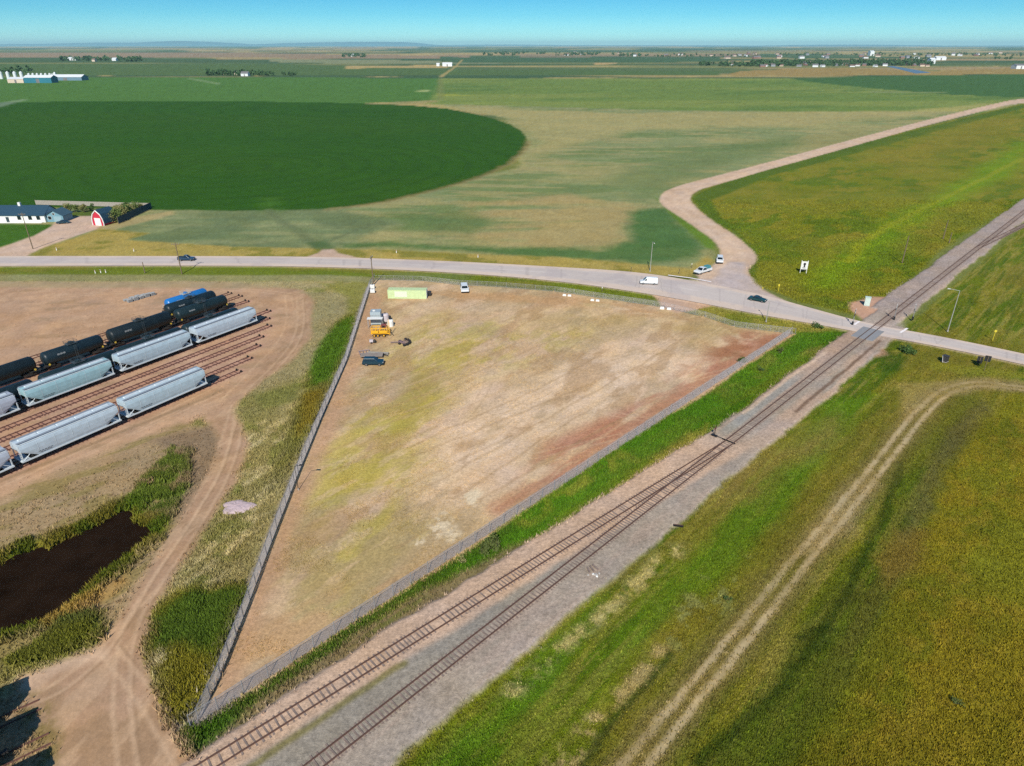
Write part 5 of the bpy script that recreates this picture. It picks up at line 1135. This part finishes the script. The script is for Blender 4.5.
window(hs_, (1.5, .96, 1.7), 1.3, 1.3); MB().box((4.7, .95, 1.2), (3.2, .1, 2.2)).build("garage_door", mat("garage_door", S(150, 180, 190), .6), hs_)
window(hs_, (3.4, .96, 3.3), .8, .7)
MB().box((-18, -.6, .12), (34, 1.4, .2)).build("porch", WHT, hs_)
bx, by = at(99, 225.5); bn = empty("barn", (bx, by, 0), R(-14), "small red gambrel barn with white trim and white door", "barn"); bn.scale = (.86, .86, .86)
RED2 = mat("barn_red", S(200, 40, 66), .7, 0, 3, .1); prof = [(-3.1, 0), (3.1, 0), (3.2, 1.4), (2.95, 3.2), (2.1, 5.2), (0, 7.0), (-2.1, 5.2), (-2.95, 3.2), (-3.2, 1.4)]
MB().prism(prof, 0, 8.5).build("wall", RED2, bn)
o2 = [(-3.5, .9), (-3.46, 1.5), (-3.2, 3.3), (-2.32, 5.4), (0, 7.36), (2.32, 5.4), (3.2, 3.3), (3.46, 1.5), (3.5, .9), (3.24, .9), (3.24, 1.42), (2.99, 3.24), (2.14, 5.24), (0, 7.05), (-2.14, 5.24), (-2.99, 3.24), (-3.24, 1.42), (-3.24, .9)]
MB().prism(o2, -.05, 8.9).build("roof", ROOFB, bn)
tr_ = MB()
pf = prof[1:] + [prof[0]]
for a, b_ in zip(pf[:-1], pf[1:]): tr_.tube((a[0], -.14, a[1]), (b_[0], -.14, b_[1]), .24, n=6)
tr_.build("trim", WHT, bn); MB().box((0, -.07, 1.75), (3.4, .12, 3.5)).build("door", WHT, bn, bevel=.02)
fa, fb = at(119, 224), at(152, 208.5); fl_ = math.hypot(fb[0] - fa[0], fb[1] - fa[1]); fe = empty("board_fence", (*fa, 0), math.atan2(fb[1] - fa[1], fb[0] - fa[0]), "dark blue board fence slanting behind the shrubs by the red barn", "fence")
mb = MB()
for i in range(int(fl_ / .4)): mb.box((i * .4 + .2, 0, 1.45), (.37, .06, 2.7))
mb.build("boards", mat("fence_navy", S(34, 62, 78), .7, 0, 2, .2), fe)
for i in range(int(fl_ / 4) + 1): MB().box((i * 4.0, .12, 1.45), (.16, .14, 2.9)).build("post", WOOD, fe)
fa, fb = at(36, 204.8), at(152, 207.8); fl_ = math.hypot(fb[0] - fa[0], fb[1] - fa[1]); fe = empty("board_fence", (*fa, 0), math.atan2(fb[1] - fa[1], fb[0] - fa[0]), "pale weathered board fence along the edge of the dark green field", "fence")
mb = MB()
for i in range(int(fl_ / .8)): mb.box((i * .8 + .4, 0, 1.1), (.76, .06, 2.0))
mb.build("boards", mat("fence_pale", S(168, 160, 150), .8, 0, 2, .2), fe)
for i in range(int(fl_ / 8) + 1): MB().box((i * 8.0, .12, 1.15), (.16, .14, 2.3)).build("post", WOOD, fe)
vehicle("sedan", pt("paint_teal", 0), "teal car parked at the gable end of the white farmhouse", 63.5, 223.5, R(20), "car", 4.8)

# ------------------------------------------------------------------ vegetation
def leafmat(nm, c): return mat(nm, c, .85, 0, .9, .35, 0, .2)
TRUNK = mat("bark", (.07, .05, .035), .9, 0, 4, .3)
def cards(n, fn, size):                                   # many small leaf-clump faces
    vs, fs = [], []
    for i in range(n):
        c = fn(); a = RNG.normal(size=3); a /= np.linalg.norm(a); b_ = np.cross(a, RNG.normal(size=3)); b_ /= np.linalg.norm(b_); s_ = size * RNG.uniform(.6, 1.3)
        k = len(vs); vs += [tuple(c - a * s_), tuple(c + b_ * s_ * .8), tuple(c + a * s_), tuple(c - b_ * s_ * .8)]; fs.append((k, k + 1, k + 2, k + 3))
    m_ = MB(); m_.v = vs; m_.f = fs; return m_
def raw_build(m_, name, mt, parent=None):
    me = bpy.data.meshes.new(name); me.from_pydata(m_.v, [], m_.f); me.materials.append(mt); o = bpy.data.objects.new(name, me); COL.objects.link(o); o.parent = parent; return o
def crown_fn(rx, rz, z0, lumps=7):
    ls = [(RNG.normal(0, rx * .42), RNG.normal(0, rx * .42), z0 + rz * RNG.uniform(.25, 1.6), rx * RNG.uniform(.35, .6)) for _ in range(lumps)]
    def f_():
        x, y, z, r_ = ls[RNG.integers(len(ls))]; d = RNG.normal(size=3); d /= np.linalg.norm(d); return np.array([x, y, z]) + d * r_ * RNG.random() ** .4 * np.array([1, 1, .9])
    return f_
def tree(px, py, h, rx, mt, label, group, n=420, z0=None):
    x, y = at(px, py); r = empty("tree", (x, y, 0), RNG.uniform(0, 6), label, "tree", group); z0 = h * .2 if z0 is None else z0
    mb = MB(); mb.tube((0, 0, 0), (0, 0, h * .6), h * .035, h * .012, 7)
    for k in range(4): a = k * 1.6 + RNG.random(); mb.tube((0, 0, h * (.2 + .08 * k)), (math.cos(a) * rx * .6, math.sin(a) * rx * .6, h * (.5 + .08 * k)), h * .014, h * .005, 5)
    mb.build("trunk", TRUNK, r); raw_build(cards(n * 3, crown_fn(rx * 1.15, (h - z0) / 2, z0 * .6, 11), rx * .095), "crown", mt, r); return r
og = leafmat("leaf_olive", S(150, 148, 92)); dkg = leafmat("leaf_dark", S(80, 106, 52)); grn = leafmat("leaf_green", S(116, 134, 70))
spots = [(67, 213, 5.0, 1.8, "lone round olive shrub tree just right of the farmhouse gable"), (75, 212.5, 4.2, 1.7, "second olive shrub tree right of the farmhouse"), (85, 212.5, 4.4, 1.6, "olive shrub tree midway between the farmhouse and the red barn"), (92, 211, 3.6, 1.4, "small olive shrub tree left of the red barn"),
         (112, 223, 6.0, 2.4, "bushy olive tree against the right side of the red barn"), (117, 222, 6.4, 2.4, "tall olive tree second from the red barn"), (121, 219, 6.0, 2.2, "olive tree third from the red barn"), (126, 217, 6.2, 2.3, "olive tree fourth from the red barn by the navy fence"), (131, 215, 5.6, 2.2, "olive tree fifth from the red barn by the navy fence"), (136, 212.5, 5.0, 2.0, "olive tree near the far end of the navy fence"), (118, 214, 4.6, 1.8, "small tree behind the row by the red barn"), (128, 210.5, 4.4, 1.8, "small pale tree behind the row near the field edge"), (141, 210.5, 4.2, 1.7, "last small tree at the far end of the navy fence")]
for k, (px, py, h, rx, lab) in enumerate(spots): tree(px, py, h, rx, [og, grn, og, dkg][k % 4], lab, "trees of the homestead")
def bush(px, py, rx, h, mt, label, n=500, name="bush", z=0.0):
    x, y = at(px, py); r = empty(name, (x, y, z), 0, label, "bush", "bushes in the grass")
    mb = MB()
    for k in range(5): a = k * 1.26; mb.tube((0, 0, 0), (math.cos(a) * rx * .5, math.sin(a) * rx * .5, h * .7), .05, .02, 5)
    mb.build("stems", TRUNK, r); raw_build(cards(n, crown_fn(rx, h / 2, 0, 6), rx * .11), "foliage", mt, r)
dol = leafmat("leaf_dark_olive", S(92, 104, 52))
bush(484, 553, 1.3, 1.8, dol, "dark bush by the lot fence, left half of a touching pair"); bush(496, 548, 1.5, 1.9, dol, "dark bush by the lot fence, right half of a touching pair")
bush(463, 563, .8, .9, og, "small olive bush left of the dark pair by the fence", 260)
bush(907, 352, 1.8, 1.3, dkg, "dark green bush on the grass bank right of the crossing")
bush(742, 362, 1.2, 1.2, dol, "dark low bush on the green strip behind the lot fence corner"); bush(781, 352, 1.0, 1.0, dol, "low dark bush close to the lot fence corner"); bush(760, 371, .9, .9, dkg, "small green bush between fence corner and track", 260)
bush(818, 328, 1.4, 1.0, dkg, "dark green bush at the roadside near the fence corner")
bush(955, 704, .7, .7, dol, "tiny bush in the olive field at lower right", 200); bush(727, 600, .6, .6, dkg, "tiny dark bush right of the farm track", 200)

# grass, reeds and weeds: tufts of blades, thicker where the ground is grassy
def tufts(name, sel, n, h0, h1, w_, blades, spread, label_kind="stuff", mul=1.0, shift=None):
    pr = sel[sel > 0]; ids = np.nonzero(sel > 0)[0]; p = pr / pr.sum(); pick = RNG.choice(ids, n, p=p)
    x = X[pick] + RNG.normal(0, .25, n); y = Y[pick] + RNG.normal(0, .25, n); z = HZ[pick]; col = C[pick] * RNG.uniform(.82, 1.3, (n, 1)) * mul
    if shift is not None: col = col * (1 - .35) + shift * .35
    vs = []; cs = []
    for k in range(blades):
        a = RNG.uniform(0, 2 * math.pi, n); r_ = RNG.uniform(0, spread, n); bx_ = x + np.cos(a) * r_; by_ = y + np.sin(a) * r_; t_ = RNG.uniform(0, math.pi, n); w2 = w_ * RNG.uniform(.6, 1.3, n); h = RNG.uniform(h0, h1, n); ln = RNG.normal(0, .35, (2, n)) * h
        vs.append(np.stack([np.stack([bx_ - np.cos(t_) * w2, by_ - np.sin(t_) * w2, z - .05], 1), np.stack([bx_ + np.cos(t_) * w2, by_ + np.sin(t_) * w2, z - .05], 1), np.stack([bx_ + ln[0], by_ + ln[1], z + h], 1)], 1)); cs.append(np.repeat((col * RNG.uniform(.85, 1.15, (n, 1)))[:, None, :], 3, 1))
    v = np.concatenate(vs).reshape(-1, 3); c = np.clip(np.concatenate(cs).reshape(-1, 3), .003, .8); f_ = np.arange(len(v)).reshape(-1, 3)
    return tag(fast_mesh(name, v, f_, c, np.zeros(len(v)), gm, False), kind="stuff")
NEAR = (Y < 210) & (Y > 44) & (np.abs(X) < Y * .82 + 34)
dens = 1.0 / np.clip(Y / 60, .6, 4) ** .5
clear = (1 - ruts) * (1 - gstrip) * (1 - bed) * (1 - hw) * (1 - road2) * (1 - yardm * .97) * (1 - pond_m) * (1 - groad) * (1 - hdrive)
tufts("meadow_grass", np.where(NEAR, se * dens * clear, 0), 90000, .09, .32, .10, 3, .3)
tufts("verge_grass", np.where(NEAR, np.maximum(btw * (1 - .85 * btwdry), np.maximum(vg2, verge)) * dens * clear * (1 - lot), 0), 24000, .15, .5, .10, 3, .3)
tufts("roadside_grass", np.where(NEAR | (Y < 330), east * dens * clear * (1 - pad), 0), 26000, .15, .5, .16, 3, .5)
tufts("dry_grass", np.where(NEAR, np.maximum(west * AMP * (1 - .7 * pb), bank) * clear * (1 - lot) * dens * (1 - .75 * region(P((-60, 680), (70, 690), (75, 790), (-60, 800)), 1, .5)), 0), 22000, .12, .45, .09, 3, .3)
tufts("tall_weeds", np.where(NEAR, np.maximum(lush, gl * .5) * clear * (1 - lot) * patch(2.0, 151, .3, .5), 0), 17000, .35, .9, .10, 3, .35)
reedm = np.maximum(region(P((128, 500), (152, 472), (164, 456), (175, 448), (188, 453), (189, 475), (180, 500), (162, 526), (148, 528), (140, 512)), 1.0, .9, 1.0), np.maximum(reed * .6, region(P((10, 660), (40, 642), (60, 620), (90, 610), (105, 612), (103, 636), (60, 652)), .8, .5, .5)))
tufts("pond_reeds", np.where(NEAR, reedm * (1 - smooth(.25, .5, pond_m)) * (1 - road2) * patch(2.5, 152, .34, .52), 0), 14000, .35, 1.0, .12, 4, .4)
tufts("lot_weeds", np.where(NEAR, lot * (.15 + yel) * patch(4, 150, .45, .6) * (1 - gstrip), 0), 16000, .05, .16, .09, 3, .3, shift=S(164, 150, 84))

# ------------------------------------------------------------------ far farms, town, woodland
def far_pt(px, py): return at(px, py)
WHF = mat("far_white_metal", S(232, 236, 238), .5, 0, .05, .06); TEALW = mat("far_teal_wall", S(36, 120, 140), .6, 0, .05, .1); CREAM = mat("far_cream_wall", S(220, 200, 180), .7, 0, .05, .1); GREYR = mat("far_grey_roof", S(120, 118, 120), .8, 0, .05, .15); BRR = mat("far_brown_roof", S(120, 96, 86), .8, 0, .05, .15)
def shed(px0, px1, pyb, depth, h, rise, wm_, rm_, label, cat="barn", group=None, name="farm_shed", door=True):
    a, b_ = at(px0, pyb), at(px1, pyb); L_ = b_[0] - a[0]; r = empty(name, (*a, 0), 0, label, cat, group)
    gable_block(r, 0, L_, 0, depth, h, rise, wm_, rm_, .5)
    if door: MB().box((L_ * .5, -.1, h * .4), (L_ * .12, .15, h * .8)).build("door", GREYR, r)
    return r
shed(8, 24, 83, 25, 7, 3, CREAM, WHF, "cream walled shed at the left of the far white barns")
shed(24.5, 52, 83, 22, 9.5, 4, TEALW, WHF, "long teal walled barn with white roof at the far left")
shed(49, 82, 80.5, 26, 6.5, 4.5, mat("far_blue_wall", S(110, 140, 160), .6), WHF, "long low white roofed barn reaching right from the far grain bins")
def bin_(px, py, r_, h_, label):
    x, y = at(px, py); o = empty("grain_bin", (x, y, 0), 0, label, "grain bin", "white grain bins of the far left farm"); MB().lathe([(r_, 0), (r_, h_)], (0, 0, 0), 'Z', 20).build("wall", WHF, o); MB().lathe([(r_ * 1.04, h_), (r_ * .2, h_ + r_ * .6), (r_ * .15, h_ + r_ * .75)], (0, 0, 0), 'Z', 20).build("roof", WHF, o)
big = ["first big white grain bin from the left", "second big white grain bin from the left", "third big white grain bin from the left", "fourth big white grain bin, beside the small ones"]
for k, px in enumerate((2, 9, 16, 22.5)): bin_(px, 79.0, 3.4, 13, big[k])
sm = ["first", "second", "third", "fourth", "fifth", "sixth"]
for k in range(6): bin_(29.5 + k * 4.2, 77.5, 2.6, 7.5, sm[k] + " small white grain bin to the right of the big bins")
x, y = at(56, 78.5); ev = empty("grain_elevator", (x, y, 0), 0, "white elevator tower standing above the far left barns", "grain elevator"); MB().box((0, 0, 5.5), (4.6, 4.6, 11)).build("tower", WHF, ev); MB().box((0, 0, 12), (3.0, 3.0, 2.4), taper=.5).build("cupola", WHF, ev); MB().tube((-2.3, 0, 10.5), (-14, 0, 8), .35).build("spout", WHF, ev)
x, y = at(6, 82); 
shed(436.5, 439.5, 66.2, 14, 7, 3, WHF, WHF, "small white shed at the left of the far roadside farm", door=False); shed(442.5, 452, 66.4, 18, 8, 4, WHF, WHF, "longer white shed of the far roadside farm by the straight road")
shed(234.5, 238, 75.0, 14, 6, 3, CREAM, WHF, "pale house among dark trees of the far middle left farm", "house", door=False); shed(241, 248, 76.2, 16, 6, 4, WHF, GREYR, "white shed at the right of the far middle left farm"); shed(223, 226, 74.8, 10, 5, 3, CREAM, BRR, "small cream house at the left of the middle left farm", "house", door=False)
shed(68, 76, 60.4, 30, 9, 5, WHF, WHF, "white roofed barn among the dark trees far at left"); shed(92, 95, 61.6, 20, 8, 5, CREAM, BRR, "cream house among the dark trees far at left", "house", door=False); shed(112, 116, 60.8, 24, 8, 5, WHF, WHF, "smaller white shed right of the far left trees", door=False)
shed(351, 353.5, 56.5, 26, 10, 5, WHF, WHF, "tiny white barn in front of the far middle tree belt", door=False)
shed(1016, 1026, 69, 26, 10, 4, WHF, GREYR, "white shed at the right photo edge beside the far road")
shed(936, 946, 60.2, 30, 12, 5, WHF, WHF, "long white warehouse at the right end of the far town"); shed(930, 935, 63.8, 26, 16, 5, WHF, WHF, "tall white mill building at the right of the far town"); shed(870, 874, 55.8, 40, 26, 6, WHF, WHF, "white tower block on the skyline of the far town", "building", door=False)
hcol = [(WHF, GREYR, "white"), (CREAM, BRR, "cream"), (mat("far_brick", S(150, 112, 100), .8), GREYR, "brick"), (WHF, BRR, "white brown roofed"), (mat("far_grey_wall", S(150, 156, 162), .7), GREYR, "grey")]
rg = random.Random(21); k = 0
for i in range(86):
    px = rg.uniform(724, 930); pyb = rg.choice([66.8, 66.0, 65.2, 64.0, 62.8, 58.5, 57.0]) + rg.uniform(-.3, .3)
    if i >= 60: px = rg.uniform(560, 1020); pyb = rg.uniform(52.5, 56.5)
    wm_, rm_, nm = hcol[rg.randrange(5)]; a = at(px, pyb); sc_ = 1.0 if pyb > 60 else 1.7
    r = empty("town_house", (*a, 0), rg.uniform(-.6, .6), nm + (" house with pitched roof among the trees of the far town" if pyb > 60 else " building on the far plain beyond the town"), "house", ("houses of the far town, " if pyb > 60 else "buildings of the far plain, ") + nm)
    gable_block(r, -rg.uniform(5, 9) * sc_, rg.uniform(5, 10) * sc_, 0, rg.uniform(9, 13) * sc_, rg.uniform(3.5, 6) * sc_, rg.uniform(2.5, 4) * sc_, wm_, rm_, .4)
FARL = leafmat("far_leaf", S(70, 100, 62))
def wood(label_name, boxes, hgt, size, seed):
    vs = []; 
    for (x0, x1, y0, y1, n) in boxes:
        for i in range(n):
            px = RNG.uniform(x0, x1); py = RNG.uniform(y0, y1); x, y = at(px, py); h = hgt * RNG.uniform(.6, 1.25); rx = h * RNG.uniform(.4, .7)
            for q_ in range(26):
                d = RNG.normal(size=3); d /= np.linalg.norm(d); vs.append((np.array([x, y, h * .52]) + d * np.array([rx, rx, h * .46]) * RNG.random() ** .35, size * RNG.uniform(.6, 1.3) * h / 10))
    m_ = MB(); V = []; F_ = []
    for c, s_ in vs:
        a = RNG.normal(size=3); a /= np.linalg.norm(a); b_ = np.cross(a, RNG.normal(size=3)); b_ /= np.linalg.norm(b_); k = len(V)
        V += [tuple(c - a * s_), tuple(c + b_ * s_), tuple(c + a * s_), tuple(c - b_ * s_)]; F_.append((k, k + 1, k + 2, k + 3))
    m_.v = V; m_.f = F_; return tag(raw_build(m_, "distant_woodland", FARL), kind="stuff")
wood("", [(720, 800, 64.5, 66.6, 90), (752, 860, 62.0, 66.4, 240), (850, 932, 61.5, 66.0, 230), (700, 730, 65, 66, 12), (640, 760, 55, 57.5, 50), (780, 1024, 53.5, 56.5, 150), (900, 945, 58.5, 60, 22), (995, 1012, 58.5, 59.6, 14)], 13, 2.0, 1)
wood("", [(208, 236, 73.5, 75.6, 55), (236, 264, 74.4, 76.0, 22), (264, 300, 75.4, 76.2, 10)], 11, 1.8, 2)
wood("", [(60, 108, 58.8, 61.5, 60), (118, 142, 59.2, 61.8, 36), (343, 366, 55, 57.5, 40), (500, 545, 52.5, 54.5, 30), (555, 600, 53.2, 56, 45), (612, 640, 54.5, 56.5, 22), (480, 515, 53.2, 56, 26), (0, 30, 71, 75, 8)], 15, 2.4, 3)
# canal shining in the fields near the town
mb = MB(); mb.quad(*[(*at(*q), .06) for q in ((886, 66.2), (893, 66.0), (905, 68.0), (931, 72.6), (916, 73.6), (902, 70.0))]); tag(mb.build("canal_water", mat("canal_water", (.10, .16, .22), .5, 0, None, 0, 0, .1)), kind="structure")
# low hills on the skyline
HILL = mat("hill_forest_haze_tint", S(58, 116, 136), .9, 0, .0004, .2)  # forest colour turned blue: distance haze painted into the base colour
def hills(y0, x0, x1, hmax, seed, n=120, depth=2500):
    rings = []; xs = np.linspace(x0, x1, n); prof = fbm(xs, 0 * xs + seed, 9000, seed, 5) ; env = np.clip((xs - x0) / 3000, 0, 1) * np.clip((x1 - xs) / 3000, 0, 1)
    mb = MB(); V = []; 
    for i in range(n):
        h = hmax * env[i] * max(0, prof[i] - .18) * 1.6
        V.append([(xs[i], y0, -1), (xs[i], y0 + depth * .3, h * .55), (xs[i], y0 + depth * .6, h), (xs[i], y0 + depth, h * .4), (xs[i], y0 + depth * 1.3, -1)])
    mb.loft(V); o = mb.build("hills", HILL, smooth=True); return tag(o, kind="structure")
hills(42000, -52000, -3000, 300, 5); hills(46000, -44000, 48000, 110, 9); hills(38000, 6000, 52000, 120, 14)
# ------------------------------------------------------------------ air
hv = bpy.data.materials.new("haze_air"); hv.use_nodes = True; t = hv.node_tree; t.nodes.clear(); ov = t.nodes.new("ShaderNodeOutputMaterial"); pv = t.nodes.new("ShaderNodeVolumePrincipled")
pv.inputs["Color"].default_value = (.55, .92, 1.0, 1); pv.inputs["Density"].default_value = 2.6e-5; pv.inputs["Anisotropy"].default_value = 0.0
t.links.new(pv.outputs[0], ov.inputs["Volume"])
mb = MB(); mb.box((0, 34500, 172), (170000, 81000, 356)); hz_ = tag(mb.build("haze", hv), kind="stuff"); hz_.display_type = 'WIRE'
